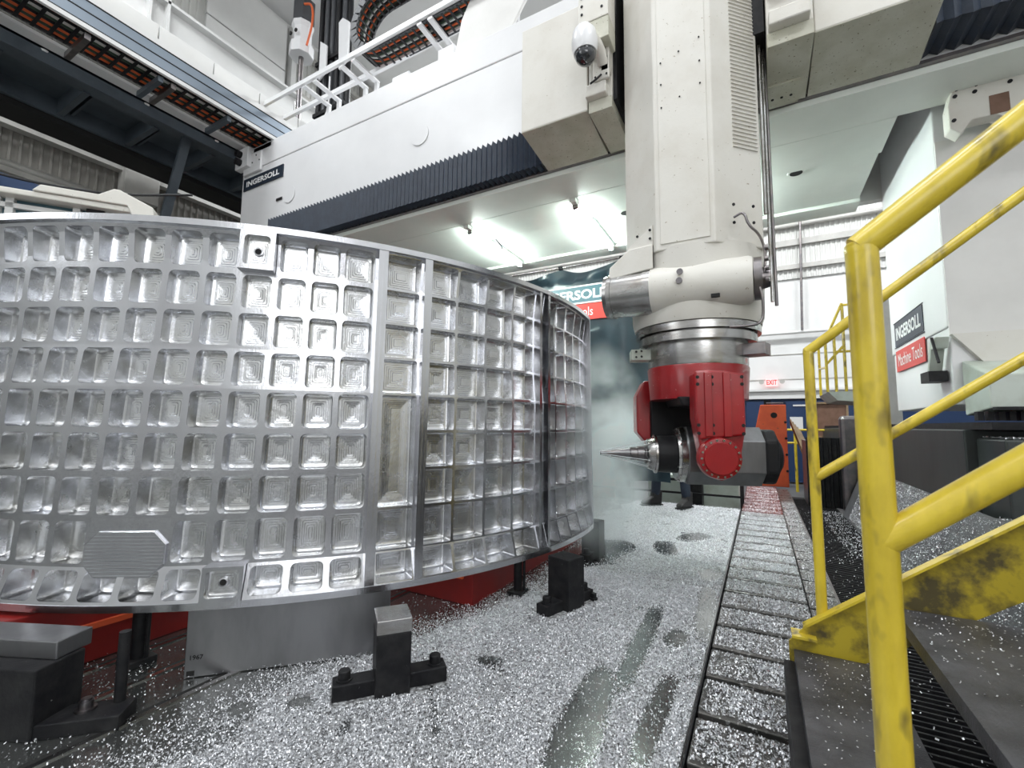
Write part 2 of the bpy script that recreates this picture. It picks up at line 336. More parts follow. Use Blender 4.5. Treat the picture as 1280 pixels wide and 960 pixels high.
for yy, r, zt in ((1.05, .0265, 1.462), (2.15, .0188, 1.425)):
    s_ = .775; zb = .27
    top = [(.185, yy, zb), (.182, yy, zt-.045), (.184, yy, zt-.012), (.20, yy, zt+.004), (.235, yy, zt+.035), (1.9, yy, zt+.035+(1.9-.235)*s_)]
    MB().cyl((.185, yy, zb), (.182, yy, zt-.012), r, n=24).build('rail_post', 'yellow', st, smooth=40)
    MB().cyl((.176, yy, zt-.02), (1.9, yy, zt+(1.9-.18)*s_), r*1.02, n=24).build('handrail', 'yellow', st, smooth=40)
    MB().lathe((.182, yy, zt-.032), (0, 0, 1), [(0, r), (.012, r*1.03), (.024, r*.9), (.03, r*.5)], n=24).build('corner_weld', 'yellow', st, smooth=60)
    zm = zt-.565 if yy < 2 else .905
    MB().cyl((.185, yy, zm), (1.9, yy, zm+(1.9-.185)*(s_ if yy < 2 else .72)), r*1.0, n=24).build('mid_rail', 'yellow', st, smooth=40)
    MB().cyl((1.3, yy, .9), (1.3, yy, zt+(1.3-.18)*s_), r, n=20).build('rail_post', 'yellow', st, smooth=40)
# worker platform far behind
pf = thing('yellow_access_platform', (1.3, 9.3, 1.7), 'small elevated platform with yellow guard rails on the back of the right column', 'platform')
MB().prism([(1.0, 1.69), (1.7, 1.69), (1.7, 1.50), (1.12, 1.55)], (0, 0, 0), (1, 0, 0), (0, 0, 1), (0, 1, 0), 8.9, 10.2).build('deck', 'palegreen', pf)
for x, yy, zt in ((1.0, 8.95, 2.55), (1.12, 8.95, 2.75), (1.25, 8.95, 3.1), (1.02, 10.1, 2.7), (1.6, 8.95, 3.1)):
    MB().cyl((x, yy, 1.69), (x, yy, zt), .022, n=8).build('rail_post', 'yellow', pf, smooth=40)
for a, b in (((1.0, 8.95, 2.55), (1.25, 8.95, 3.15)), ((1.0, 8.95, 2.15), (1.25, 8.95, 2.45)), ((1.25, 8.95, 3.12), (1.9, 8.95, 3.12)), ((1.1, 8.95, 2.35), (1.9, 8.95, 2.35)),
             ((1.0, 8.95, 2.6), (1.02, 10.1, 2.7)), ((1.0, 8.95, 2.1), (1.02, 10.1, 2.2))):
    MB().cyl(a, b, .02, n=8).build('rail', 'yellow', pf, smooth=40)
B(1.7, 1.9, 8.8, 10.4, -.3, 3.2).build('support_leg', 'girt', pf)
yr = thing('yellow_guard_rail', (1.0, 12.2, 0), 'thin yellow guard rail in front of the blue back wall', 'rail')
for z in (.75, 1.05): MB().cyl((.55, 12.2, z), (2.2, 12.2, z), .025, n=8).build('rail', 'yellow', yr, smooth=40)
for x in (.7, 1.9): MB().cyl((x, 12.2, -.35), (x, 12.2, 1.05), .03, n=8).build('rail_post', 'yellow', yr, smooth=40)
# orange stand
og = thing('orange_angle_stand', (.2, 9.9, 0), 'tall orange steel stand with a round hole at the end of the walkway', 'stand')
pl = [(-.30, 0), (.44, 0), (.44, 1.53), (.02, 1.53)]
MB().prism(pl, (0, 0, 0), (1, 0, 0), (0, 0, 1), (0, 1, 0), 9.83, 9.9).build('front_plate', 'orange', og, bevel=.01)
B(.38, .44, 9.9, 10.6, 0, 1.5).build('side_plate', 'orange', og)
MB().cyl((.24, 9.825, 1.33), (.24, 9.835, 1.33), .055, n=24).build('hole', 'dark', og)
B(.08, .20, 9.86, 9.95, 1.53, 1.62).build('lifting_lug', 'black', og)
MB().cyl((.12, 9.8, 1.56), (.4, 9.8, 1.56), .012, n=8).build('pin', 'steel_dk', og)
bolts(og, [(.42, 9.83, z) for z in (.3, .6, .9, 1.2)], (0, -1, 0), .022, .03)
pk = []
for i in range(5):
    p0, p1 = (.52+i*.035, 10.2, 1.22-i*.05), (.86+i*.03, 9.2, -.05)
    tag(MB().bar(p0, p1, .14, .02, (1, 0, 0)).build('timber_board', 'plank', None), ('timber board leaning in the bundle, closest to the orange stand', 'second timber board from the orange stand in the leaning bundle', 'middle timber board of the leaning bundle beside the orange stand', 'fourth timber board from the orange stand in the leaning bundle', 'outermost timber board of the leaning bundle, nearest the black bin')[i], 'board', 'timber boards leaning beside the orange stand')

# ------------------------------------------------------------------ the machined ring panel
KB_ = [-95, -75, -68.24, -61.02, -53.86, -46.73, -39.37, -35.4, -30.18, -11.5, 7.2, 15]
KT_ = [-84, -67.6, -61.66, -55.59, -49.18, -43.02, -36.86, -33.01, -27.9, -9.62, 9.5, 17.5]
def S(th, z, d=0.):
    th = np.asarray(th, float); z = np.asarray(z, float); a = np.radians(th); b = np.radians(np.interp(th, KB_, KT_)); t = (z-.3)/1.7
    x = (-3.79+(2.64-d)*np.cos(a))*(1-t)+(-3.91+(2.73-d)*np.cos(b))*t
    y = (3.14+(2.64-d)*np.sin(a))*(1-t)+(3.10+(2.73-d)*np.sin(b))*t
    return np.stack([x, y, z+0*x], -1)
MD = 2.64*PI/180
pn = thing('machined_ring_panel', (-2.5, 2.0, .3), 'huge curved silver aluminium panel milled with a grid of square pockets, on black risers', 'machine part')
ZR = [1.972, 1.795, 1.615, 1.435, 1.25, 1.06, .87, .68, .475, .33]
def odep(z): return np.interp(z, [.30, .33, .475, .60, 1.25, 1.435, 1.90, 1.972], [0, .003, .044, .046, .044, .060, .060, .034])
NC = 7
def rrect(a, b, r, A=None, Bq=None):
    out = []
    for k, (sx, sy) in enumerate(((1, 1), (-1, 1), (-1, -1), (1, -1))):
        for j in range(NC):
            f = j/(NC-1)*PI/2; ph = f if k % 2 == 0 else PI/2-f; c_, s_ = math.cos(ph), math.sin(ph)
            if A is None: out.append((sx*(a-r+r*c_), sy*(b-r+r*s_)))
            else:
                mx_ = max(c_, s_); out.append((sx*((a-r)+(A-(a-r))*c_/mx_), sy*((b-r)+(Bq-(b-r))*s_/mx_)))
    return np.array(out)
grid = MB()
def strip(mb, rings, fill=True):
    n = len(rings[0]); vv = np.concatenate(rings); fs = []
    for k in range(len(rings)-1): fs += [(k*n+i, k*n+(i+1) % n, (k+1)*n+(i+1) % n, (k+1)*n+i) for i in range(n)]
    if fill: fs.append(tuple(range((len(rings)-1)*n, len(rings)*n)))
    mb.add(vv, fs)
def ring_pts(thc, zc, uv, d): return S(thc+uv[:, 0]/MD, zc+uv[:, 1], d)
pockets = []
def cell(t0, t1, z0, z1, mg, r, D, steps=5, o=None, kind='pocket', mbot=None):
    thc, zc = (t0+t1)/2, (z0+z1)/2; A, Bq = (t1-t0)/2*MD, (z1-z0)/2; a, b = A-mg, Bq-mg*.9; r = min(r, a*.9, b*.9)
    uo, ui = rrect(a, b, r, A, Bq), rrect(a, b, r)
    dd = (lambda uv: odep(zc+uv[:, 1])) if o is None else (lambda uv: np.full(len(uv), o))
    strip(grid, ([ring_pts(thc, zc, uo, dd(uo)*0+.10)] if o is not None else [])+[ring_pts(thc, zc, uo, dd(uo)), ring_pts(thc, zc, ui, dd(ui)), ring_pts(thc, zc, ui, dd(ui)+.004)], False)
    rs = [ring_pts(thc, zc, ui, dd(ui)+.001), ring_pts(thc, zc, ui, D-.012)]
    f = rrect(a-.004, b-.004, r*.9); rs.append(ring_pts(thc, zc, f, D-.003))
    q, dep = .010, D
    f = rrect(a-q, b-q, max(r-q*.6, .004)); rs.append(ring_pts(thc, zc, f, dep))
    for k in range(steps):
        q2 = q+.0105
        if min(a, b)-q2 < .007: break
        jz = random.uniform(-.0004, .0006)
        f = rrect(a-q2, b-q2, min(max(r*.4, .002), .7*(min(a, b)-q2))); rs.append(ring_pts(thc, zc, f, dep+.0005+jz))
        f = rrect(a-q2-.002, b-q2-.002, min(max(r*.4, .002), .7*(min(a, b)-q2-.002))); dep -= .0024; rs.append(ring_pts(thc, zc, f, dep)); q = q2
    m = MB(); strip(m, rs); m.build(kind, 'alu_pocket', pn, smooth=24)
left = [-87.9, -84.2, -80.5, -76.85, -73.15, -69.47, -65.65, -61.83, -58.15, -54.48, -50.81, -47.15, -43.53, -39.8, -36.15]
for i in range(len(left)-1):
    t0, t1 = left[i], left[i+1]
    for k in range(9):
        z1, z0 = ZR[k], ZR[k+1]
        if i in (7, 8) and k == 7: continue
        if i == 10 and k == 0: cell(t0+.05, t1-.05, z0, z1, .022, .02, .045, 3, .0); continue
        if i == 10 and k == 8: cell(t0+.05, t1-.05, z0, z1, .016, .02, .035, 3, .0); continue
        cell(t0, t1, z0, z1, .0145 if i < 13 else .012, .024, .118)
# bay between the two tall webs, with ribs left out of its middle
for z1, z0 in ((1.972, 1.795), (1.795, 1.615), (1.615, 1.435), (1.435, 1.25), (1.25, .68), (.68, .475), (.475, .33)):
    cell(-35.15, -30.95, z0, z1, .0075, .01, .125, 5)
right = [-30.05, -26.15, -21.7, -17.0, -12.45]
for i in range(4):
    for k in range(9): cell(right[i], right[i+1], ZR[k+1], ZR[k], .0075, .012, .125)
for k in range(9): cell(-11.95, -10.45, ZR[k+1], ZR[k], .003, .004, .125, 1)
far = [-9.95, -7.0, -3.6, .2, 3.9, 6.7]
for i in range(5):
    for k in range(9): cell(far[i], far[i+1], ZR[k+1], ZR[k], .006, .010, .125, 1)
grid.build('rib_grid', 'alu', pn)
def arc_slab(th0, th1, z0, z1, d0, d1, n=90):
    m = MB(); th = np.linspace(th0, th1, n); vv = np.concatenate([S(th, np.full(n, z), d) for z, d in ((z0, d0), (z1, d0), (z1, d1), (z0, d1))])
    fs = [(a*n+i, a*n+i+1, ((a+1) % 4)*n+i+1, ((a+1) % 4)*n+i) for a in range(4) for i in range(n-1)]
    fs += [(0, n, 2*n, 3*n), (n-1, 4*n-1, 3*n-1, 2*n-1)]; return m.add(vv, fs)
arc_slab(-88, 7.2, 1.972, 2.0, 0, .135).build('top_flange', 'alu', pn, smooth=30)
arc_slab(-88, 7.2, .30, .33, 0, .135).build('bottom_flange', 'alu', pn, smooth=30)
for a, b in ((-36.15, -35.15), (-30.95, -30.05), (-12.45, -11.95), (-10.45, -9.95)):
    arc_slab(a, b, .33, 1.972, .004, .12, 3).build('tall_web', 'alu', pn)
arc_slab(6.7, 7.2, .33, 1.972, .0, .135, 3).build('end_flange', 'alu', pn)
n = 90; th = np.linspace(-88, 7.1, n)
arc_slab(-88, 7.1, .33, 1.972, .128, .134).build('back_skin', 'alu_plate', pn, smooth=30)
# octagonal pad over two missing pockets, and its frame
m = MB(); tc_, zc_ = -58.2, .545; A, Bq = 3.75*MD, .145
uo = rrect(A-.05, Bq-.05, .03, A, Bq)
ca = np.array([(sx*a, sy*b) for sx, sy, a, b in ()]) if False else None
def octo(a, b, c_): return np.array([(a, b-c_), (a-c_, b), (-a+c_, b), (-a, b-c_), (-a, -b+c_), (-a+c_, -b), (a-c_, -b), (a, -b+c_)])
def dens(poly, k=6):
    out = []
    for i in range(len(poly)):
        for j in range(k): out.append(poly[i]+(poly[(i+1) % len(poly)]-poly[i])*j/k)
    return np.array(out)
o8 = [dens(octo(.172-q, .098-q*.9, .055)) for q in (0, .003)]
rs = [ring_pts(tc_, zc_-.015, o8[k], d) for k, d in enumerate((.036, .033))]
m = MB(); strip(m, [ring_pts(tc_, zc_-.015, o8[0], .046)]+rs); m.build('octagonal_pad', 'alu', pn, smooth=20)
rg = MB()
for i in range(13):
    dz_ = -.09+i*.015; hw_ = (.165 if abs(dz_) < .043 else .165-(abs(dz_)-.043))/MD
    t_ = arc_slab(tc_-hw_, tc_+hw_, .53+dz_-.002, .53+dz_+.002, .0305, .034, 8); rg.add(t_.v, t_.f)
rg.build('milling_ridges', 'alu', pn)['kind'] = 'stuff'
z1, z0 = .68, .475
fm = MB(); us = np.linspace(-61.83, -54.48, 9); g = np.array([S(us, np.full(9, z), odep(z)) for z in (z0, z1)]).reshape(-1, 3)
fm.add(g, [(i, i+1, 9+i+1, 9+i) for i in range(8)]); fm.build('pad_web', 'alu', pn)
for t_, z_, d_ in ((-48.98, 1.885, .041), (-48.98, .405, .032)):
    p = Vector(S(t_, z_, d_)); p2 = Vector(S(t_, z_, d_-.004)); nn = (p2-p).normalized()
    MB().cyl(p, p+nn*.014, .013, n=20).build('bolt_hole', 'dark', pn); MB().lathe(p, nn, [(0, .020), (.012, .020), (.0135, .014)], n=24, caps=False).build('hole_rim', 'alu', pn, smooth=30)

# ------------------------------------------------------------------ risers and fixtures under the panel
def riser(base_mid, ang, L_, W_, blk, h, capz, label, stud=True, name='riser_block', clamp=True):
    o = thing(name, (base_mid[0], base_mid[1], 0), label, 'riser block')
    ex = (math.cos(ang), math.sin(ang), 0); ey = (-math.sin(ang), math.cos(ang), 0); O = (base_mid[0], base_mid[1], 0)
    MB().frame(O, ex, ey, (0, 0, 1), -L_/2, L_/2, -W_/2, W_/2, .0, .062).build('foot', 'black', o, bevel=.005)
    MB().frame(O, ex, ey, (0, 0, 1), -blk/2, blk/2, -blk*.55, blk*.55, .0, h).build('column', 'black', o, bevel=.005)
    if capz: MB().frame(O, ex, ey, (0, 0, 1), -blk/2-.001, blk/2+.001, -blk*.555, blk*.555, h, capz).build('steel_cap', 'steel', o, bevel=.003, label='bare steel cap')
    for s_ in (-1, 1):
        p = Vector(O)+Vector(ex)*s_*(L_/2-.045)
        MB().lathe(p, (0, 0, 1), [(.0622, .032), (.068, .032), (.068, .023), (.073, .024), (.098, .024), (.101, .021)], n=20).build('cap_screw', 'black', o, smooth=30)
    return o
ra = math.radians(50)
riser((-1.395, 1.50), ra, .46, .085, .14, .245, .30, 'black riser with bare steel cap, nearest, under the panel beside the grey plate')
riser((-1.075, 2.66), math.radians(72), .44, .085, .15, .30, None, 'black riser block standing just outside the panel beside a loose bolt')
riser((-1.27, 3.75), math.radians(88), .40, .08, .14, .30, None, 'farthest black riser under the right end of the panel')
# a thin jack stand pair
for (x, yy, lab) in ((-1.42, 2.68, 'slim black jack stand between the red fixture and the loose-standing riser'),
                     (-2.52, 1.06, 'slim black jack stand behind the left post, in front of the red fixture')):
    o = thing('jack_stand', (x, yy, 0), lab, 'jack stand')
    B(x-.05, x+.05, yy-.06, yy+.06, .0, .03).build('foot', 'black', o, bevel=.004)
    MB().cyl((x, yy, .03), (x, yy, .24), .028).build('post', 'black', o, smooth=40); MB().cyl((x, yy, .24), (x, yy, .30), .016).build('screw', 'steel_dk', o, smooth=40)
    MB().cyl((x+.035, yy+.02, .03), (x+.035, yy+.02, .3), .009).build('guide_rod', 'black', o, smooth=40)
o = thing('clamp_post', (-2.17, .80, 0), 'black round post with bolted foot plate, left foreground under the panel', 'clamp')
MB().frame((-2.17, .78, 0), (math.cos(.75), math.sin(.75), 0), (-math.sin(.75), math.cos(.75), 0), (0, 0, 1), -.14, .12, -.06, .06, 0, .05).build('foot', 'black', o, bevel=.004)
MB().cyl((-2.15, .86, .05), (-2.15, .86, .30), .019).build('post', 'black', o, smooth=40)
MB().lathe((-2.19, .775, .05), (0, 0, 1), [(0, .032), (.007, .032), (.007, .022), (.032, .022), (.032, .016), (.04, .016)], n=20).build('cap_screw', 'steel_dk', o, smooth=30)
o = thing('support_block', (-2.43, .62, 0), 'big charcoal steel support block with a grey top block at the lower left edge', 'support block')
ex = (math.cos(.42), math.sin(.42), 0); ey = (-math.sin(.42), math.cos(.42), 0)
MB().frame((-2.22, .64, 0), ex, ey, (0, 0, 1), -.5, 0, 0, .17, 0, .235).build('lower_block', 'black', o, bevel=.006)
MB().frame((-2.26, .70, 0), ex, ey, (0, 0, 1), -.5, 0, .0, .13, .235, .298).build('upper_block', 'alu_plate', o, bevel=.004)
o = thing('grey_plate', (-1.95, 1.4, 0), 'dull grey aluminium wall plate standing under the panel, left of the nearest riser', 'plate')
p0, p1 = Vector((-2.20, 1.10, 0)), Vector((-1.60, 1.70, 0)); d = (p1-p0); l_ = d.length; d.normalize()
MB().frame(p0, d, (-d.y, d.x, 0), (0, 0, 1), 0, l_, 0, .04, .003, .30).build('plate', 'alu_plate', o, bevel=.003)
MB().frame(p0, d, (-d.y, d.x, 0), (0, 0, 1), .01, .04, -.002, .0, .01, .03).build('notch', 'dark', o)
text('part_number', '1967', 'dark', o, p0+Vector((d.x*.02, d.y*.02, .075)), d, (0, 0, 1), .05, .02)
o = thing('red_fixture', (-3.2, 2.9, 0), 'red painted steel fixture box glowing under the middle of the panel', 'fixture')
B(-4.6, -1.56, 2.36, 4.4, .0, .28).build('box', 'red_dark', o, bevel=.006)
MB().bar((-4.5, 2.34, .17), (-1.62, 2.34, .17), .02, .02).build('edge_bar', 'orange', o)
B(-3.3, -2.72, .45, 2.3, 0, .28).build('side_beam', 'red_dark', o, bevel=.006)
B(-2.72, -2.70, .5, 2.25, .15, .175).build('edge_bar', 'orange', o)
tag(MB().lathe((-.955, 2.83, 0), (0, 0, 1), [(0, .026), (.018, .026), (.02, .018), (.045, .018)], n=6).build('loose_bolt', 'black'), 'loose black bolt lying on the chips beside the outer riser', 'bolt')
# T-slot lines on the table
for x in (-2.06, -2.34, -2.62):
    B(x-.012, x+.012, .2, 4.6, 0, .006).build('slot_edge', 'steel', tb); B(x-.04, x-.013, .2, 4.6, 0, .002).build('slot', 'dark', tb)

# ------------------------------------------------------------------ gantry
ga = thing('gantry', (-3, 5, 3.6), 'white bridge gantry with long beam, bellows and maker signs, spanning the bay', 'gantry machine')
XL = -7.12
B(XL, 5.8, 3.9, 6.13, 5.06, 5.42).build('beam_top', 'white', ga, bevel=.012)
B(XL, 1.035, 3.905, 6.13, 3.60, 5.05).build('beam_body', 'white', ga, bevel=.004)
B(1.036, 5.8, 3.905, 4.36, 3.60, 5.05).build('beam_body', 'white', ga, bevel=.004)
B(1.036, 5.8, 4.361, 6.13, 4.5, 5.05).build('beam_body', 'white', ga)
B(1.036, 1.6, 6.03, 6.13, 3.6, 4.5).build('recess_panel', 'grey', ga)
B(XL, 5.8, 3.9, 4.36, 3.55, 3.60).build('bottom_lip', 'under', ga, bevel=.004)
B(XL, 1.035, 4.36, 4.9, 3.55, 3.60).build('underside_panel', 'under', ga, bevel=.006)
for x0, x1 in ((-7.1, -4.55), (-4.54, -3.12), (-3.11, -1.72), (-1.71, -.35), (-.34, 1.035)):
    B(x0, x1-.01, 4.91, 5.85, 3.575, 3.60).build('underside_panel', 'under', ga, bevel=.004)
B(XL, 1.035, 5.86, 6.13, 3.54, 3.60).build('rear_lip', 'under', ga, bevel=.006)
for x, yy in ((.394, 4.963), (-1.282, 5.015)):
    MB().lathe((x, yy, 3.575), (0, 0, -1), [(0, .075), (.008, .07), (.008, .055)], n=28).build('hole_rim', 'under', ga, smooth=40); MB().cyl((x, yy, 3.574), (x, yy, 3.566), .055, n=28).build('hole', 'dark', ga)
MB().tube([(-3.0, 4.9, 3.57), (-3.0, 5.1, 3.52), (-3.0, 5.12, 3.42)], .012).build('cable_stub', 'rubber', ga)
# inspection covers and slot on the face
for x, z in ((-4.3, 4.35), (-2.05, 4.55)): MB().lathe((-5.9 if x == -4.3 else -3.45, 3.9, 4.42 if x == -4.3 else 4.55), (0, -1, 0), [(0, .13), (.006, .13), (.006, .12)], n=32).build('cover_disc', 'white', ga, smooth=30)
B(-6.2, -6.06, 3.893, 3.9, 4.38, 4.42).build('slot', 'steel_dk', ga)
B(-1.95, -1.93, 3.892, 3.9, 3.9, 5.05).build('seam_bar', 'white', ga)
# maker plate on the beam
s1 = B(-7.06, -6.07, 3.888, 3.905, 4.74, 4.93).build('maker_plate', 'sign_dk', ga, label='black plate with white lettering')
text('lettering', 'INGERSOLL', 'print', ga, (-6.98, 3.888, 4.79), (1, 0, 0), (0, 0, 1), .83, .09, bold=.03)
# roller bracket at the beam's left end
B(-7.18, -6.85, 3.80, 3.905, 5.08, 5.40).build('roller_bracket', 'white', ga, bevel=.01); B(-7.05, -6.6, 3.86, 3.9, 4.98, 5.3).build('roller_bracket', 'white', ga, bevel=.01)
for z in (5.30, 5.17): MB().lathe((-7.04, 3.8, z), (0, -1, 0), [(0, .055), (.07, .055), (.07, .02), (.09, .02)], n=20).build('roller', 'black', ga, smooth=40)
bolts(ga, [(-6.9+i*.09, 3.86, 5.24-.1*(i % 2)) for i in range(4)], (0, -1, 0), .012, .006)
# bellows both sides of the saddle
def bellows(x0, x1, y0, y1, z0, z1, pitch_, name='bellows'):
    m = MB(); n_ = int(round((x1-x0)/pitch_)); rings = []
    for i in range(2*n_+1):
        x = x0+(x1-x0)*i/(2*n_); q = .026 if i % 2 else 0
        rings.append([(x, y1, z1-q*.5), (x, y0+q, z1-q), (x, y0+q, z0+q), (x, y1, z0+q)])
    vv = [p for r in rings for p in r]
    return m.add(vv, [(4*i+a, 4*i+a+1, 4*i+a+5, 4*i+a+4) for i in range(2*n_) for a in range(3)]).build(name, 'navy', ga)
bellows(-6.1, -1.76, 3.73, 3.9, 3.605, 4.02, .062)
bellows(1.07, 5.6, 3.58, 3.9, 3.66, 4.9, .085)
MB().box(-6.1, 5.6, 3.86, 3.9, 3.60, 3.625).build('bellows_rail', 'steel_dk', ga)
# right column
CX = 1.25
B(CX, 5.6, 4.44, 6.03, 1.86, 4.49).build('column', 'white', ga, bevel=.01)
B(CX+.005, 5.6, 4.425, 4.44, 1.80, 3.3).build('front_cover', 'grey', ga, label='light grey front cover')
B(CX+.01, 5.6, 4.45, 6.0, 1.28, 1.86).build('column_foot', 'white', ga, bevel=.01)
MB().prism([(0, 1.80), (4, 1.80), (4, 1.5), (.22, 1.5)], (CX+.01, 4.40, 0), (1, 0, 0), (0, 0, 1), (0, 1, 0), 0, .05).build('foot_gusset', 'cream', ga)
MB().prism([(4.44, 1.60), (4.02, 1.46), (4.02, 1.24), (4.44, 1.20)], (CX+.06, 0, 0), (0, 1, 0), (0, 0, 1), (1, 0, 0), 0, 4).build('foot_casting', 'palegreen', ga, bevel=.01)
MB().box(CX+.06, 5.3, 3.94, 4.0, 1.225, 1.245).build('foot_wiper', 'black', ga)
# sign on the column inner face (faces the aisle)
ex, ez = (0, -1, 0), (0, 0, 1)
B(CX-.006, CX, 4.96, 5.86, 1.93, 2.16).build('maker_sign', 'sign_dk', ga); B(CX-.006, CX, 4.96, 5.86, 1.67, 1.88).build('maker_sign', 'sign_red', ga)
B(CX-.008, CX-.002, 4.94, 5.88, 2.165, 2.172).build('sign_border', 'sign_dk', ga); B(CX-.008, CX-.002, 4.94, 5.88, 1.915, 1.922).build('sign_border', 'sign_dk', ga)
text('lettering', 'INGERSOLL', 'print', ga, (CX-.006, 5.80, 1.985), ex, ez, .78, .125, bold=.03)
text('lettering', 'Machine Tools', 'print', ga, (CX-.006, 5.78, 1.72), ex, ez, .76, .12, bold=.0)
# inner column recess panels
# arm guard beside the sign
MB().prism([(0, 0), (.12, .26), (.24, .26), (.20, .18), (.13, .18), (.03, -.02)], (1.16, 4.62, 1.52), (0, -1, 0), (0, 0, 1), (1, 0, 0), 0, .08).build('guard_arm', 'palegreen', ga, bevel=.006)
MB().bar((1.15, 4.42, 1.78), (1.15, 4.30, 1.58), .015, .015).build('guard_latch', 'black', ga)
B(1.14, 1.25, 4.5, 4.7, 1.46, 1.54).build('guard_hinge', 'black', ga)
# chain bracket hanging at the right
bk = MB().prism([(0, 0), (0, .17), (.03, .30), (.10, .33), (.95, .33), (.95, .03), (.45, .0), (.30, -.02), (.25, .03), (.12, .03), (.06, -.06)], (1.285, 4.22, 3.28), (1, 0, 0), (0, 0, 1), (0, 1, 0), 0, .12).build('chain_bracket', 'cream', ga, bevel=.008)
B(1.50, 1.60, 4.215, 4.222, 3.31, 3.45).build('bracket_window', 'brown', ga)
bolts(ga, [(1.335, 4.22, 3.56), (1.325, 4.22, 3.51), (1.44, 4.22, 3.56), (1.43, 4.22, 3.51), (1.62, 4.22, 3.57), (1.61, 4.22, 3.52), (1.31, 4.22, 3.33)], (0, -1, 0), .013, .008)

# tray and frames on top of the beam
tr = thing('cable_tray', (-4, 4, 5.4), 'white ladder tray standing on top of the gantry beam', 'tray')
MB().bar((-7.5, 3.93, 6.12), (1.5, 3.93, 6.16), .04, .07).build('front_rail', 'white', tr); MB().bar((-7.3, 4.27, 6.10), (1.5, 4.27, 6.14), .05, .06).build('rear_rail', 'white', tr)
for x in (-7.2, -6.9, -5.75, -5.52, -4.95, -4.72, -3.55, -3.38, -2.4, -1.4, -.4, .6):
    MB().bar((x, 3.93, 6.07), (x, 4.40, 6.055), .07, .03).build('cross_bar', 'white', tr)
    MB().bar((x, 4.38, 6.08), (x, 4.38, 5.42), .05, .05).build('tray_leg', 'white', tr)
B(-4.15, -3.85, 4.1, 4.4, 5.42, 5.7).build('junction_box', 'white', tr, bevel=.02); B(-3.3, -3.05, 4.0, 4.4, 5.42, 5.66).build('junction_box', 'white', tr, bevel=.02)
MB().prism([(-3.05, 5.45), (-2.95, 5.9), (-2.55, 6.6), (-2.2, 6.6), (-2.0, 5.9), (-2.3, 5.45)], (0, 4.0, 0), (1, 0, 0), (0, 0, 1), (0, 1, 0), 0, .04).build('end_plate', 'grey', tr, bevel=.01)
# cable chain lying in the tray with its big bend
def chain(name, path, width_dir, width, label, links=None, thick=.16, cm=True):
    """path: list of points; link side bars, cross bars and cables along it"""
    o = thing(name, path[0], label, 'cable carrier'); P_ = [Vector(p) for p in path]; wd = Vector(width_dir)
    side = [MB(), MB()]; cab = {'cable_o': MB(), 'cable_g': MB(), 'cable_w': MB(), 'rubber': MB()}
    for a, b in zip(P_, P_[1:]):
        d = (b-a); L_ = d.length; dn = d.normalized(); nn = wd.cross(dn).normalized()
        for s_ in (0, 1):
            MB().frame(a+wd*(s_*width), dn, wd, nn, -.01, L_+.004, -.012, .012, -thick/2, thick/2).build('side_link', 'chain', o)
        for h in (-thick/2, thick/2):
            MB().frame(a+nn*h, dn, wd, nn, L_*.38, L_*.62, 0, width, -.006, .006).build('cross_bar', 'rubber', o)
    nw = 9
    for k in range(nw):
        f = (k+.7)/(nw+.4); key = ('cable_o', 'cable_g', 'cable_o', 'rubber', 'cable_g', 'cable_w', 'rubber', 'cable_o', 'cable_g')[k]
        MB().tube([p+wd*(f*width) for p in P_], width/nw*.47, 8).build('cable', key, o, smooth=60)
    return o
bend = []
step = .115
x = 1.2
while x > -4.35: bend.append((x, 3.965, 6.145)); x -= step
R_ = .42
for i in range(1, 12): a = PI*i/12; bend.append((-4.35-R_*math.sin(a), 3.965, 6.145+R_*(1-math.cos(a))))
x = -4.35
while x < 1.2: bend.append((x, 3.965, 6.145+2*R_)); x += step
chain('cable_chain', bend, (0, 1, 0), .30, 'grey cable chain with orange cables looping back over the gantry beam', thick=.12)
# vertical hose bundle and screw drive
hb = thing('hose_bundle', (-6.5, 5, 5.42), 'tall bundle of black hoses standing behind the beam railing', 'hoses')
for i in range(10):
    x = -6.86+i*.078; MB().cyl((x, 5.0+.05*(i % 2), 5.42), (x-.02, 5.0+.05*(i % 2), 10.4), .046, n=10).build('hose', 'chain' if i % 3 else 'rubber', hb, smooth=60)
for z in (6.6, 7.6): B(-6.92, -6.12, 4.93, 5.12, z, z+.07).build('clamp_band', 'black', hb)
MB().prism([(0, 0), (.22, .1), (.22, .8), (.05, .95), (-.05, .9)], (-6.18, 4.85, 7.2), (1, 0, 0), (0, 0, 1), (0, 1, 0), 0, .04).build('hose_bracket', 'white', hb, bevel=.01)
MB().prism([(0, 0), (.18, .1), (.18, .6), (.0, .75)], (-6.7, 4.85, 7.2), (1, 0, 0), (0, 0, 1), (0, 1, 0), 0, .04).build('hose_bracket', 'white', hb, bevel=.01)
MB().tube([(-6.45, 4.9, 7.2), (-6.45, 4.9, 6.6), (-6.6, 4.9, 6.4), (-6.4, 4.9, 6.3)], .015, smooth=1).build('conduit', 'white', hb, smooth=60)
sd = thing('screw_drive', (-7.45, 5, 5.42), 'vertical ball screw with white bearing housing and dark motor on top', 'drive')
MB().cyl((-7.44, 5, 5.42), (-7.44, 5, 8.1), .045).build('screw', 'steel_dk', sd, smooth=40)
MB().cyl((-7.68, 5.1, 5.42), (-7.68, 5.1, 7.3), .03).build('guide_rod', 'steel', sd, smooth=40)
MB().lathe((-7.44, 5, 8.05), (0, 0, 1), [(0, .22), (.22, .22), (.25, .17), (.55, .17), (.6, .2), (.66, .2)], n=8).build('bearing_housing', 'white', sd, bevel=.01)
bolts(sd, [(-7.5, 4.81, 8.42), (-7.35, 4.81, 8.42)], (0, -1, 0), .035, .02, 'dark', 'hole')
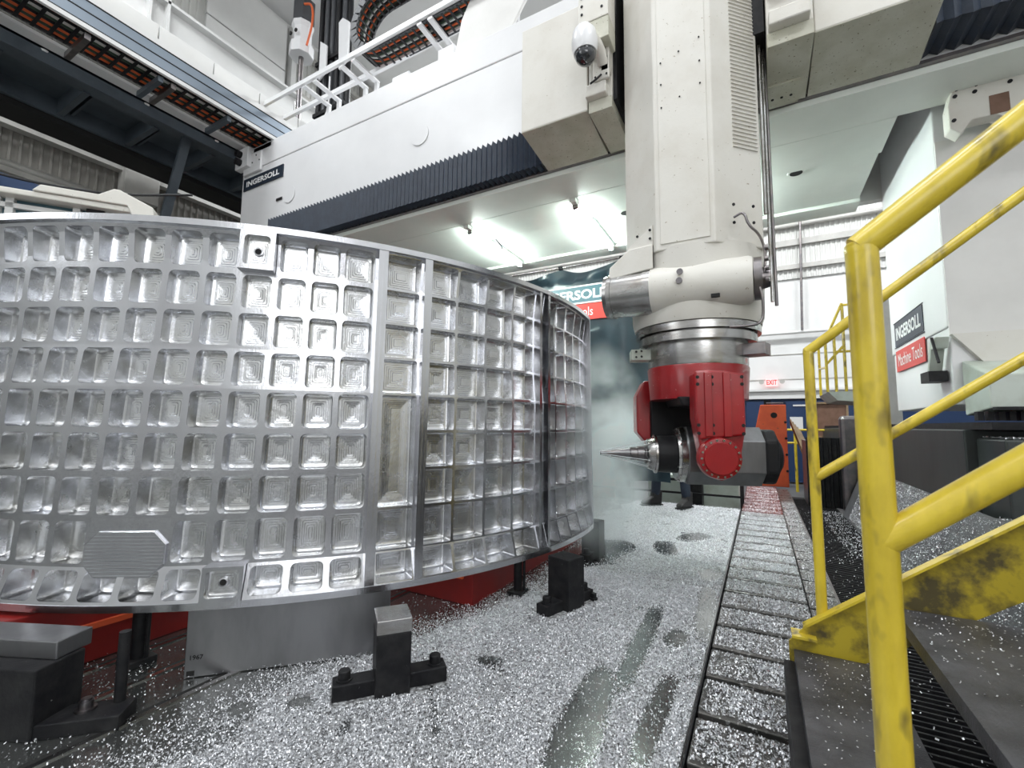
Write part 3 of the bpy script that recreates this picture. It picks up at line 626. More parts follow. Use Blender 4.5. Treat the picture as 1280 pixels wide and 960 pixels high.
B(-7.57, -7.28, 4.87, 5.13, 8.72, 9.2).build('motor', 'chain', sd, bevel=.01)
MB().tube([(-7.28, 4.9, 9.0), (-7.05, 4.9, 8.9), (-7.0, 4.9, 8.5), (-7.15, 4.9, 8.1)], .02, smooth=2).build('motor_cable', 'cable_o', sd, smooth=60)

# ------------------------------------------------------------------ saddle, ram, head
sa = thing('saddle', (-.4, 3.6, 3.62), 'cream saddle housings clasping the ram on the front of the gantry beam', 'machine housing')
for x0, x1, nm in ((-1.75, -1.13, 'housing'), (.40, 1.06, 'housing')):
    B(x0, x1-.01, 3.29, 3.72, 3.66, 4.62 if x0 < 0 else 6.0).build(nm, 'cream', sa, bevel=.008)
    MB().prism([(3.292, 3.655), (3.88, 3.60), (3.88, 3.66), (3.292, 3.659)], (x0+.003, 0, 0), (0, 1, 0), (0, 0, 1), (1, 0, 0), 0, x1-x0-.016).build('under_cover', 'cream_shaded', sa)
B(-1.12, -.93, 3.27, 3.9, 3.70, 5.9).build('guide_block', 'cream', sa, bevel=.008); B(.13, .39, 3.22, 3.9, 3.70, 5.9).build('guide_block', 'cream', sa, bevel=.008)
B(-1.12, -.93, 3.262, 3.88, 3.60, 3.70).build('under_cover', 'cream_shaded', sa, bevel=.004); B(.13, .39, 3.212, 3.88, 3.60, 3.70).build('under_cover', 'cream_shaded', sa, bevel=.004)
B(-1.13, -.96, 3.2, 3.28, 3.70, 3.80).build('bottom_block', 'cream', sa, bevel=.01); B(.14, .37, 3.14, 3.23, 3.70, 3.80).build('bottom_block', 'cream', sa, bevel=.01)
B(-1.14, -.90, 3.08, 3.27, 4.22, 4.50).build('gear_box', 'cream', sa, bevel=.006)
B(-1.14, -.90, 3.085, 3.27, 4.05, 4.22).build('gear_box_base', 'cream_shaded', sa, bevel=.006)
MB().lathe((-1.0, 3.2, 4.2), (0, -.35, -1), [(0, .085), (.04, .085), (.05, .07), (.12, .07), (.14, .04)], n=24).build('motor_nose', 'black', sa, smooth=40)
bolts(sa, [(x, 3.08, z) for x in (-1.11, -.95) for z in (4.30, 4.37, 4.44)], (0, -1, 0), .010, .006)
B(-1.0, -.93, 3.19, 3.27, 3.86, 4.08).build('clamp_plate', 'cream', sa, bevel=.01); bolts(sa, [(-.965, 3.19, z) for z in (3.9, 3.97, 4.04)], (0, -1, 0), .010, .006)
B(.14, .25, 3.14, 3.23, 3.95, 4.3).build('clamp_plate', 'cream', sa, bevel=.01); bolts(sa, [(.19, 3.14, z) for z in (4.0, 4.1, 4.2)], (0, -1, 0), .010, .006)
B(.28, .38, 3.12, 3.23, 4.02, 4.3).build('clamp_plate', 'cream', sa, bevel=.01)
MB().tube([(.30, 3.1, 4.04), (.34, 3.08, 4.0), (.38, 3.1, 4.02), (.385, 3.12, 4.12)], .008, smooth=2).build('hose', 'rubber', sa, smooth=60)
B(.0, .0+.12, 3.3, 3.9, 3.8, 6.2).build('guideway', 'black', sa); B(-.93, -.90, 3.3, 3.9, 3.68, 6.2).build('guideway', 'black', sa)
B(.14, .34, 3.60, 3.86, 3.585, 3.605).build('wiper_plate', 'cream_shaded', sa); bolts(sa, [(.17+.06*i, 3.75, 3.585) for i in range(3)], (0, 0, -1), .01, .005)
# maroon hoses at top
tag(MB().tube([(-1.08+.0, 3.12, 4.5), (-1.07, 3.1, 4.8), (-1.0, 3.1, 5.4)], .045, smooth=1).build('maroon_hose', mat('maroon_hose', (.2, .02, .04), .5)), 'ribbed maroon hose above the gear box', 'hose')
# dome camera
dc = thing('dome_camera', (-1.06, 3.0, 3.85), 'white dome security camera hanging in front of the saddle', 'camera')
MB().lathe((-1.06, 2.98, 4.10), (.05, 0, -1), [(0, .03), (.02, .06), (.06, .088), (.12, .096), (.17, .098), (.23, .085)], n=32).build('housing', 'white', dc, smooth=50)
MB().lathe((-1.049, 2.98, 3.87), (.05, 0, -1), [(0, .078), (.02, .078), (.05, .066), (.075, .04), (.085, .005)], n=32).build('dome', 'dome', dc, smooth=60)
MB().tube([(-1.03, 3.0, 4.06), (-.98, 3.12, 4.0), (-.98, 3.20, 3.92)], .04, 12, smooth=1).build('arm', 'cream', dc, smooth=60)
B(-1.06, -.93, 3.19, 3.22, 3.80, 4.0).build('mount_plate', 'cream', dc, bevel=.008); bolts(dc, [(-1.04, 3.19, 3.83), (-.95, 3.19, 3.83), (-.95, 3.19, 3.97)], (0, -1, 0), .008, .005)
MB().tube([(-.99, 3.18, 3.83), (-1.02, 3.15, 3.78), (-1.07, 3.15, 3.76)], .008, smooth=1).build('cable', 'rubber', dc, smooth=60)

RX, RY = -.39, 3.5
rm = thing('ram', (RX, RY, 2.3), 'tall cream octagonal ram column coming down through the saddle', 'machine ram')
def octa(hw, f, c_=(RX, RY)): return [(c_[0]+sx*a, c_[1]+sy*b) for sx, sy, a, b in ((1, -1, f, hw), (1, -1, hw, f), (1, 1, hw, f), (1, 1, f, hw), (-1, 1, f, hw), (-1, 1, hw, f), (-1, -1, hw, f), (-1, -1, f, hw))]
MB().prism(octa(.455, .185), (0, 0, 0), (1, 0, 0), (0, 1, 0), (0, 0, 1), 2.28, 9.5).build('column', 'cream', rm, bevel=.008)
B(RX-.155, RX+.155, RY-.462, RY-.455, 2.32, 9.5).build('front_panel', 'cream', rm, bevel=.003)
# seam beads down the right chamfer
q = MB()
for i in range(70):
    z = 2.95+i*.028; q.bar((RX+.30, RY-.345, z), (RX+.44, RY-.205, z), .012, .004)
o_ = q.build('ripple_guard', 'cream', rm); o_['kind'] = 'stuff'
bolts(rm, [(-.52, 3.035, 3.62), (-.40, 3.035, 3.66), (-.27, 3.035, 3.71), (-.52, 3.035, 3.46), (-.27, 3.035, 3.54), (-.52, 3.035, 3.29), (-.40, 3.035, 3.33), (-.27, 3.035, 3.38)], (0, -1, 0), .0055, .004)
bolts(rm, [(.01, 3.2, 2.53), (.01, 3.2, 2.42), (-.10, 3.09, 2.52), (-.10, 3.09, 2.40)], (.7, -.7, 0), .010, .006)
MB().tube([(.085, 3.40, 2.55), (.085, 3.40, 6.0)], .011).build('guide_rod', 'steel', rm, smooth=60); MB().tube([(.105, 3.46, 1.95), (.105, 3.46, 6.0)], .011).build('guide_rod', 'steel', rm, smooth=60)
MB().tube([(.13, 3.50, 1.93), (.11, 3.50, 6.0)], .011).build('guide_rod', 'steel_dk', rm, smooth=60)
# tapered nose with cross cylinder
MB().lathe((RX, RY, 1.80), (0, 0, 1), [(0, .43), (.05, .445), (.30, .455), (.50, .47)], n=48).build('nose', 'cream', rm, smooth=40)
MB().lathe((RX+.385, 3.16, 2.035), (-1, 0, 0), [(0, .14), (.02, .15), (.615, .165)], n=48).build('cross_cylinder', 'cream', rm, smooth=40)
MB().lathe((RX-.23, 3.16, 2.035), (-1, 0, 0), [(0, .163), (.05, .163), (.052, .158), (.27, .155), (.272, .16), (.30, .16), (.302, .155), (.33, .15)], n=48).build('steel_sleeve', 'steel', rm, smooth=30)
MB().lathe((RX+.39, 3.16, 2.035), (1, 0, 0), [(0, .135), (.045, .135), (.045, .07), (.09, .06)], n=32).build('end_cap', 'steel_dk', rm, smooth=30)
MB().prism([(-.86, 2.14), (-.60, 2.17), (-.60, 2.34), (-.76, 2.33), (-.90, 2.22), (-.91, 2.13)], (0, 3.05, 0), (1, 0, 0), (0, 0, 1), (0, 1, 0), 0, .3).build('side_cover', 'cream', rm, bevel=.006)
MB().prism([(-.60, 2.17), (-.60, 2.48), (-.77, 2.34), (-.77, 2.2)], (0, 3.06, 0), (1, 0, 0), (0, 0, 1), (0, 1, 0), 0, .1).build('side_cover', 'cream', rm)
bolts(rm, [(-.615, 3.05, 2.44), (-.615, 3.05, 2.38), (-.70, 3.05, 2.41)], (0, -1, 0), .009, .006)
bolts(rm, [(-.42, 3.0, 2.10), (-.425, 2.995, 2.04)], (0, -1, 0), .020, .012, 'steel_dk', 'bolt', 16)
B(-.24, -.19, 3.0, 3.03, 1.91, 1.93).build('slot', 'dark', rm)
MB().tube([(-.10, 3.08, 2.43), (-.04, 3.06, 2.45), (-.02, 3.05, 2.35), (.04, 3.1, 2.30), (.07, 3.14, 2.2), (.06, 3.1, 2.05)], .008, smooth=2).build('lube_line', 'steel_dk', rm, smooth=60)
MB().tube([(.03, 3.06, 1.95), (.045, 3.05, 1.88), (.04, 3.08, 1.74), (-.02, 3.02, 1.71), (-.14, 3.0, 1.71)], .008, smooth=2).build('lube_line', 'steel_dk', rm, smooth=60)
bolts(rm, [(.065, 3.08, z) for z in (2.2, 2.13, 2.07, 2.0)], (1, -.3, 0), .016, .02, 'steel_dk', 'fitting')

hd = thing('milling_head', (RX, RY, .7), 'red forked milling head with steel spindle body, working at the panel edge', 'milling head')
ph = math.radians(20); sv = Vector((-math.cos(ph), -math.sin(ph), 0)); hv = Vector((math.sin(ph), -math.cos(ph), 0)); zv = Vector((0, 0, 1)); HO = Vector((RX, RY, 0))
MB().lathe((RX, RY, 1.745), (0, 0, 1), [(0, .40), (.0, .425), (.048, .425), (.05, .36), (.058, .36)], n=56).build('clamp_ring', 'steel', hd, smooth=30)
MB().lathe((RX, RY, 1.680), (0, 0, 1), [(0, .33), (.0, .40), (.055, .40), (.06, .37), (.065, .37)], n=56).build('clamp_ring', 'steel', hd, smooth=30)
MB().lathe((RX, RY, 1.52), (0, 0, 1), [(0, .338), (.01, .34), (.165, .34)], n=56).build('collar', 'steel', hd, smooth=30)
for a_, s_ in ((200, 1), (-14, 1)):
    a = math.radians(a_); d = Vector((math.cos(a), math.sin(a), 0)); tq = Vector((-d.y, d.x, 0))
    MB().frame(HO, d, tq, zv, .33, .47, -.07, .07, 1.58, 1.66).build('stop_block', 'palegreen' if a_ == 200 else 'steel_dk', hd, bevel=.004)
bolts(hd, [HO+Vector((-.34-.04*i, -.24+.01*i, 1.60+.04*j)) for i in range(2) for j in range(2)], (0, -1, 0), .008, .01)
# crown: red drum and fork cheeks
MB().lathe((RX, RY, 1.36), (0, 0, 1), [(-.07, .33), (.15, .345), (.16, .34)], n=48).build('crown', 'red', hd, smooth=40)
def onfork(m_, poly, h0, h1, name, mt='red', bevel=.012): return m_.prism(poly, HO, -sv, zv, hv, h0, h1).build(name, mt, hd, bevel=bevel)
near = [(-.13, 1.44), (.17, 1.44), (.17, 1.10), (.13, .88), (.09, .80), (.02, .765), (-.05, .80), (-.09, .9), (-.13, 1.15)]
MB_cheek = onfork(MB(), near, .32, .46, 'fork_cheek')
onfork(MB(), [(-.13, 1.45), (-.05, 1.455), (.04, 1.45), (.16, 1.43), (.16, 1.05), (-.11, 1.02), (-.13, 1.2)], .46, .485, 'cover_plate')
for u in (-.055, .055): onfork(MB(), [(u-.022, 1.44), (u+.022, 1.44), (u+.022, 1.04), (u-.022, 1.04)], .485, .497, 'cover_ridge', bevel=.004)
cheek2 = [(-.40, 1.34), (-.34, 1.46), (-.1, 1.46), (.30, 1.46), (.30, 1.1), (.15, .80), (-.15, .80), (-.34, .98), (-.40, 1.05)]
onfork(MB(), cheek2, -.50, -.26, 'fork_cheek')
onfork(MB(), [(-.30, 1.30), (.30, 1.30), (.30, 1.0), (-.30, 1.0)], -.27, -.20, 'fork_dark_block', 'rubber')  # black block added to keep the shadowed fork opening dark
onfork(MB(), [(-.20, 1.30), (.20, 1.30), (.17, 1.24), (-.17, 1.24)], -.2, .31, 'arch_liner', 'rubber')
pts = []
for u in (-.115, -.03, .065, .145):
    for z in (1.41, 1.365, 1.11, 1.06): pts.append(HO-sv*u+hv*.485+zv*z)
bolts(hd, [p-hv*.002 for p in pts], hv, .011, .004, 'dark', 'screw_hole')
hc = HO+hv*.455+zv*.908-sv*.0
MB().lathe(hc, hv, [(0, .128), (.04, .128), (.06, .122), (.062, .10), (.07, .098), (.075, .095)], n=48).build('trunnion_hub', 'red', hd, smooth=30)
for i in range(18):
    a = 2*PI*i/18; p = hc+hv*.062+(-sv)*(.111*math.cos(a))+zv*(.111*math.sin(a)); MB().cyl(p, p+hv*.006, .007, n=8).build('hub_screw', 'steel', hd)
# spindle body along sv
def oc8(r, f): return [(f, r), (r, f), (r, -f), (f, -r), (-f, -r), (-r, -f), (-r, f), (-f, r)]
SO = HO+zv*.90
MB().prism(oc8(.20, .105), SO, hv, zv, sv, -.375, .11).build('spindle_body', 'alu_plate', hd, bevel=.004)
MB().prism(oc8(.185, .11), SO, hv, zv, sv, -.47, -.376).build('rear_cover', 'rubber', hd, bevel=.02)
MB().lathe(SO+sv*-.47, -sv, [(0, .15), (.03, .14), (.05, .11), (.055, .0)], n=32, caps=False).build('rear_cap', 'rubber', hd, smooth=40)
MB().lathe(SO+sv*-.51, -sv, [(0, .10), (.018, .10)], n=24).build('rear_disc', 'red', hd, smooth=40)
MB().lathe(SO, sv, [(.11, .195), (.15, .195), (.152, .18), (.17, .175), (.172, .12)], n=48).build('spindle_flange', 'steel', hd, smooth=30)
for i in range(14):
    a = 2*PI*i/14; p = SO+sv*.152+hv*(.186*math.cos(a))+zv*(.186*math.sin(a)); MB().cyl(p, p+sv*.008, .007, n=8).build('flange_screw', 'steel', hd)
MB().lathe(SO, sv, [(.16, .135), (.30, .130), (.31, .12)], n=40).build('nose_ring', 'rubber', hd, smooth=40)
MB().lathe(SO, sv, [(.30, .138), (.315, .138), (.315, .12), (.34, .115), (.36, .105), (.37, .07)], n=40).build('nozzle_ring', 'steel', hd, smooth=30)
MB().lathe(SO, sv, [(.35, .08), (.38, .068), (.385, .052), (.43, .052), (.435, .046), (.48, .046), (.485, .038), (.56, .030), (.62, .024)], n=32).build('tool_holder', 'steel_dk', hd, smooth=40)
MB().lathe(SO, sv, [(.62, .018), (.70, .016)], n=16).build('cutter', 'steel_dk', hd, smooth=40)
for i in range(10):
    a = 2*PI*i/10+.2; rd = hv*math.cos(a)+zv*math.sin(a)
    MB().cyl(SO+sv*.33+rd*.105, SO+sv*.362+rd*.098, .010, n=8).build('nozzle', 'steel', hd)
    tag(MB().cyl(SO+sv*.362+rd*.098, SO+sv*.70+rd*.012, .0018, .003, n=6).build('coolant_jet', 'spray'), 'thin white coolant jet spraying from nozzle ring to cutter', 'coolant jet', 'coolant jets around the cutter')

# ------------------------------------------------------------------ lights under the beam
for i, (x, lab) in enumerate(((-3.09, 'lit fluorescent fixture under the beam, the one farther from the ram'), (-1.69, 'lit fluorescent fixture under the beam, just left of the ram'), (-.29, 'lit fluorescent fixture under the beam, hidden behind the ram'))):
    o = thing('tube_light', (x, 5.1, 3.5), lab, 'lamp')
    B(x-.04, x+.04, 4.45, 5.85, 3.535, 3.572).build('fixture_body', 'under', o, bevel=.005)
    MB().cyl((x, 4.50, 3.505), (x, 5.80, 3.505), .022, n=16).build('tube', 'tube', o, smooth=40)
    for yy in (4.47, 5.82): B(x-.03, x+.03, yy-.02, yy+.02, 3.475, 3.537).build('lamp_holder', 'steel', o)
    B(x-.03, x+.03, 4.38, 4.45, 3.51, 3.55).build('cable_gland', 'under', o)
# curtain behind
cu = thing('welding_curtain', (-2.5, 6.25, .35), 'dark teal vinyl curtain with printed maker banner hanging under the beam', 'curtain')
nx, nz = 110, 60; X0, X1, Z0, Z1 = -4.3, -1.05, .36, 3.50; vv = []
for j in range(nz+1):
    f = j/nz
    for i in range(nx+1):
        x = X0+(X1-X0)*i/nx; sag = .10*abs(math.sin((x+3.55)*PI/.95))*f**8
        z = Z0+(Z1-Z0)*f-sag; amp = .02+.05*(1-f)
        yb = 6.25+amp*math.sin(x*9+1.2*math.sin(z*1.3))+.03*math.sin(x*4-z*2.2)+.035*f**3*math.sin((x+3.55)*2*PI/.95)
        if 2.55 < z < 3.3 and -3.1 < x < -1.75: yb = 6.25+.008*math.sin(x*6)
        vv.append((x, yb, z))
MB().add(vv, [(j*(nx+1)+i, j*(nx+1)+i+1, (j+1)*(nx+1)+i+1, (j+1)*(nx+1)+i) for j in range(nz) for i in range(nx)]).build('cloth', 'curtain', cu, smooth=80)
MB().cyl((-4.4, 6.25, 3.52), (-1.0, 6.25, 3.52), .012).build('curtain_rod', 'steel', cu, smooth=40)
for i in range(4): B(-3.57+i*.95-.02, -3.53+i*.95, 6.22, 6.27, 3.49, 3.54).build('hook', 'black', cu)
B(-3.05, -1.80, 6.225, 6.235, 2.92, 3.18).build('banner', 'sign_tr', cu)
B(-3.05, -1.80, 6.22, 6.232, 3.17, 3.19).build('banner_border', 'print', cu); B(-3.05, -1.80, 6.22, 6.232, 2.91, 2.93).build('banner_border', 'print', cu)
text('lettering', 'INGERSOLL', 'print', cu, (-3.0, 6.222, 2.975), (1, 0, 0), (0, 0, 1), 1.12, .145, bold=.03)
B(-3.05, -1.80, 6.225, 6.235, 2.66, 2.90).build('banner', 'sign_red', cu)
text('lettering', 'Machine Tools', 'print', cu, (-2.95, 6.222, 2.72), (1, 0, 0), (0, 0, 1), .86, .13, bold=0)

# ------------------------------------------------------------------ elevated rail structure on the left
el = thing('elevated_rail', (-7.5, 4, 4.9), 'dark blue-grey elevated gantry rail structure high on the left', 'rail structure')
Ya, Yb = -3.0, 9.0
B(-7.65, -7.16, Ya, Yb, 5.40, 5.46).build('bottom_flange', 'bluegrey', el); B(-7.19, -7.16, Ya, Yb, 5.25, 5.46).build('flange_edge', 'bluegrey', el)
B(-8.60, -7.65, Ya, Yb, 5.60, 5.66).build('web_plate', 'bluegrey', el)
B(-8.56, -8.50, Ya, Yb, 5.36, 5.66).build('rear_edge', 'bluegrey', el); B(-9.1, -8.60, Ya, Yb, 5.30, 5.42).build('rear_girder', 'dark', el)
y = -2.6
while y < 9:
    B(-8.55, -7.60, y, y+.07, 5.38, 5.60).build('cross_rib', 'bluegrey', el)
    if int(y*10) % 2 == 0: B(-8.55, -7.60, y+.14, y+.17, 5.45, 5.60).build('cross_rib', 'bluegrey', el)
    y += .78
MB().bar((-8.3, 3.2, 3.2), (-7.5, 3.25, 5.42), .12, .05).build('strut', 'bluegrey', el)
MB().bar((-8.3, 7.2, 3.2), (-7.5, 7.25, 5.42), .12, .05).build('strut', 'bluegrey', el)
for yy in (-1.5, 8.0): B(-8.5, -8.2, yy, yy+.3, -.35, 5.4).build('leg', 'bluegrey', el)
B(-7.16, -7.0, Ya, Yb, 5.43, 5.47).build('white_strip', 'wall', el); B(-6.40, -6.36, Ya, Yb, 5.41, 5.46).build('white_strip', 'wall', el)
B(-6.42, -6.37, Ya, Yb, 5.48, 5.60).build('rail_beam', 'steelblue', el); B(-6.46, -6.42, Ya, Yb, 5.46, 5.49).build('rail_beam', 'black', el)
B(-6.50, -6.44, Ya, Yb, 5.62, 5.78).build('rail_beam', 'steelblue', el); B(-6.50, -6.366, Ya, Yb, 5.60, 5.615).build('rail_beam', 'black', el); B(-6.50, -6.435, Ya, Yb, 5.78, 5.795).build('rail_beam', 'black', el); B(-6.38, -6.362, Ya, Yb, 5.462, 5.475).build('rail_beam', 'black', el)
B(-6.56, -6.5, Ya, Yb, 5.80, 5.92).build('white_strip', 'wall', el)
MB().cyl((-6.6, Ya, 5.97), (-6.6, Yb, 5.97), .012).build('yellow_line', 'yellow', el)
yy = -2.9
while yy < 8.8:
    B(-6.74, -6.70, yy, yy+.66, 6.0, 6.26).build('panel', 'wall', el, bevel=.006); yy += .675
for k, yy in enumerate((.3, 1.05, 1.72, 2.42, 2.56, 3.25, 3.9)):
    B(-7.0, -6.42, yy, yy+.055, 5.33, 5.40).build('cross_tie', 'bluegrey' if k % 2 else 'steel_dk', el)
for yy in (1.1, 1.6, 2.6, 3.5): MB().lathe((-7.18, yy, 5.40), (0, 0, -1), [(0, .04), (.02, .03)], n=12).build('bolt_cap', 'wall', el, smooth=40)
pth = []; y = -1.2
while y < 4.6: pth.append((-6.96, y, 5.53)); y += .135
chain('cable_chain', pth, (1, 0, 0), .52, 'cable chain with orange cables lying in the elevated rail on the left', thick=.10)
cr = thing('crane_girder', (-8.5, 4, 7.3), 'white crane runway girder along the upper left wall', 'girder')
B(-8.62, -8.5, -4.5, 13.5, 7.45, 8.02).build('web', 'wall', cr); B(-8.75, -8.36, -4.5, 13.5, 8.02, 8.07).build('top_flange', 'wall', cr); B(-8.75, -8.42, -4.5, 13.5, 7.40, 7.45).build('bottom_flange', 'girt', cr)
for yy in (3.05, 8.4): B(-8.75, -8.6, yy-.04, yy+.04, 7.6, 9.5).build('bracket', 'wall', cr); 
for yy in (2.95, 3.2): B(-8.5, -8.36, yy, yy+.04, 7.45, 8.9).build('stiffener', 'wall', cr)
# canopy / cabin behind the panel at the left
cb = thing('machine_cabin', (-5.1, 1.9, 0), 'cream topped machine cabin with white framed window behind the panel at left', 'cabin')
e1 = Vector((.6, .8, 0)); e2 = Vector((-.8, .6, 0)); O = Vector((-5.42, 1.02, 0))
MB().frame(O, e1, e2, zv, .0, 1.0, 0, 1.3, 0, 2.70).build('body', 'girt', cb)
MB().frame(O, e1, e2, zv, -.12, 1.05, -.12, 1.3, 2.92, 2.97).build('roof', 'cream', cb, bevel=.01)
MB().frame(O, e1, e2, zv, .0, .95, .02, .06, 2.70, 2.92).build('window_pane', 'sign_tr', cb)
for a_ in (0, .08, .50, .93): MB().frame(O, e1, e2, zv, a_, a_+.05, -.02, .04, 2.4, 2.92).build('window_frame', 'wall', cb)
MB().frame(O, e1, e2, zv, 0, .98, -.02, .04, 2.84, 2.88).build('window_frame', 'wall', cb)
MB().frame(O, e1, e2, zv, .60, .72, -.05, .0, 2.80, 2.95).build('bracket', 'black', cb)
MB().prism([(.28, 2.97), (.33, 3.03), (.70, 3.03), (.80, 3.10), (.84, 3.10), (1.08, 2.99), (1.10, 2.88), (.95, 2.86), (.9, 2.97)], O, e1, zv, e2, -.14, .9).build('roof_fairing', 'cream', cb, bevel=.008)
tag(MB().box(-6.9, -6.02, .9, 1.5, 0, 3.36).build('blue_control_box', 'blue'), 'dark blue cabinet at the left edge behind the panel', 'cabinet')
tag(MB().tube([(-6.1, 1.0, 3.35), (-5.75, 1.35, 3.27), (-5.3, 1.75, 3.24), (-5.1, 2.3, 3.45)], .012, smooth=1).build('slack_cable', 'rubber'), 'thin slack cable crossing above the machine cabin', 'cable')

# ------------------------------------------------------------------ behind the table edge
rl = thing('far_rail', (-1.5, 7.5, -.3), 'low black bar rail with pale kick boards beyond the far table edge', 'rail')
MB().bar((-4.5, 7.45, .28), (-.24, 7.45, .28), .03, .04).build('top_bar', 'black', rl); MB().bar((-4.5, 7.45, .08), (-.24, 7.45, .08), .03, .03).build('lower_bar', 'black', rl)
for x in (-.26, -1.5, -3.0, -4.4): MB().bar((x, 7.45, -.34), (x, 7.45, .3), .05, .05).build('post', 'black', rl)
for x, lab in ((-2.05, 'black square block beyond the table, left of the worker'), (-.95, 'black square block beyond the table, between worker and rail post'),):
    tag(B(x-.13, x+.13, 7.6, 7.85, -.34, .34).build('black_block', 'black', bevel=.01), lab, 'block')
for x0, x1, lab in ((-.86, -.32, 'pale step box right of the second black block'), (-1.7, -1.15, 'pale step box behind the worker')):
    tag(B(x0, x1, 7.9, 8.3, -.34, .30).build('step_box', 'palegreen', bevel=.01), lab, 'box')
tag(B(-4.6, -2.3, 8.0, 8.4, -.34, .42).build('low_wall', 'palegreen'), 'long low pale barrier at the left beyond the table', 'barrier')

# worker standing behind the head
wkr = thing('person', (-1.2, 6.55, 0), 'worker in dark navy work clothes and black boots behind the milling head', 'person')
def skin_mesh(name, verts, edges, radii, mt, parent, root=0, sub=2):
    me = bpy.data.meshes.new(name); off = Vector(parent['_o']); me.from_pydata([tuple(Vector(v)-off) for v in verts], edges, [])
    o = bpy.data.objects.new(name, me); col.objects.link(o); o.parent = parent; o['_o'] = tuple(off)
    s_ = o.modifiers.new('skin', 'SKIN'); sv_ = me.skin_vertices[0].data
    for i, r in enumerate(radii): sv_[i].radius = (r, r) if not isinstance(r, tuple) else r
    sv_[root].use_root = True; o.modifiers.new('sub', 'SUBSURF').levels = sub; o.modifiers['sub'].render_levels = sub
    me.materials.append(K[mt]); return o
px, py = -1.12, 6.55
V = [(px, py, .95), (px, py-.01, 1.12), (px, py, 1.30), (px, py, 1.44), (px, py-.01, 1.52),
     (px-.10, py, .90), (px-.16, py-.02, .52), (px-.19, py, .12), (px+.10, py, .90), (px+.19, py-.03, .52), (px+.22, py-.01, .12),
     (px-.19, py, 1.41), (px-.26, py-.02, 1.14), (px-.18, py-.22, 1.02), (px+.19, py, 1.41), (px+.26, py-.02, 1.14), (px+.18, py-.22, 1.02)]
Eg = [(0, 1), (1, 2), (2, 3), (3, 4), (0, 5), (5, 6), (6, 7), (0, 8), (8, 9), (9, 10), (3, 11), (11, 12), (12, 13), (3, 14), (14, 15), (15, 16)]
Rr = [(.155, .11), (.14, .10), (.165, .11), (.11, .09), (.055, .055), .095, .072, .068, .095, .072, .068, .065, .048, .036, .065, .048, .036]
skin_mesh('body', V, Eg, Rr, 'denim', wkr)
MB().lathe((px, py-.01, 1.50), (0, 0, 1), [(0, .05), (.04, .06), (.09, .075), (.14, .082), (.19, .078), (.235, .05), (.25, .01)], n=20).build('head', 'skin', wkr, smooth=80)
MB().lathe((px, py+.008, 1.60), (0, 0, 1), [(0, .084), (.06, .092), (.11, .086), (.15, .055), (.165, .01)], n=20).build('hair', 'hair', wkr, smooth=80)
MB().prism([(-.012, 0), (.012, 0), (0, .045)], (px, py-.095, 1.585), (1, 0, 0), (0, 0, 1), (0, 1, 0), 0, .03).build('nose', 'skin', wkr)
for s_ in (-1, 1):
    MB().lathe((px+s_*.03, py-.085, 1.635), (0, -1, 0), [(0, .011), (.006, .008), (.008, .001)], n=10).build('eye', 'eye', wkr, smooth=80)
    B(px+s_*.082-.006, px+s_*.082+.006, py-.02, py+.015, 1.60, 1.66).build('ear', 'skin', wkr)
    hp = Vector((px+s_*.18, py-.22, 1.02))
    V2 = [hp, hp+Vector((-s_*.02, -.05, -.01))]; E2 = [(0, 1)]; R2 = [.026, (.036, .018)]
    for f in range(4):
        b_ = len(V2); V2 += [hp+Vector((-s_*.02+(f-1.5)*.019, -.09, -.012)), hp+Vector((-s_*.02+(f-1.5)*.019, -.12-.006*(f in (1, 2)), -.024)), hp+Vector((-s_*.02+(f-1.5)*.019, -.135, -.045))]
        E2 += [(1, b_), (b_, b_+1), (b_+1, b_+2)]; R2 += [.010, .009, .008]
    b_ = len(V2); V2 += [hp+Vector((-s_*.05, -.05, 0)), hp+Vector((-s_*.065, -.085, -.01))]; E2 += [(0, b_), (b_, b_+1)]; R2 += [.012, .010]
    skin_mesh('hand', V2, E2, R2, 'skin', wkr, 0, 1)
B(px-.025, px+.025, py-.09, py-.086, 1.563, 1.57).build('mouth', mat('lip', (.4, .15, .12), .5), wkr)
for bx, tw in ((px-.19, -.35), (px+.22, .1)):
    ex_ = Vector((math.cos(tw), math.sin(tw), 0)); fw_ = Vector((math.sin(tw)*1.0, -math.cos(tw), 0)); sd_ = Vector((-fw_.y, fw_.x, 0)); o2 = Vector((bx, py, 0))
    # boots point left-forward
    fw_ = Vector((-.75, -.66, 0)) if tw < 0 else Vector((-.35, -.93, 0)); sd_ = Vector((-fw_.y, fw_.x, 0))
    MB().prism([(-.08, .03), (-.085, .22), (.05, .22), (.06, .13), (.13, .10), (.20, .07), (.215, .03)], o2, fw_, zv, sd_, -.05, .05).build('boot', 'boot', wkr, bevel=.022)
    MB().prism([(-.09, 0), (-.09, .03), (.22, .03), (.22, 0)], o2, fw_, zv, sd_, -.052, .052).build('boot_sole', 'rubber', wkr, bevel=.006)

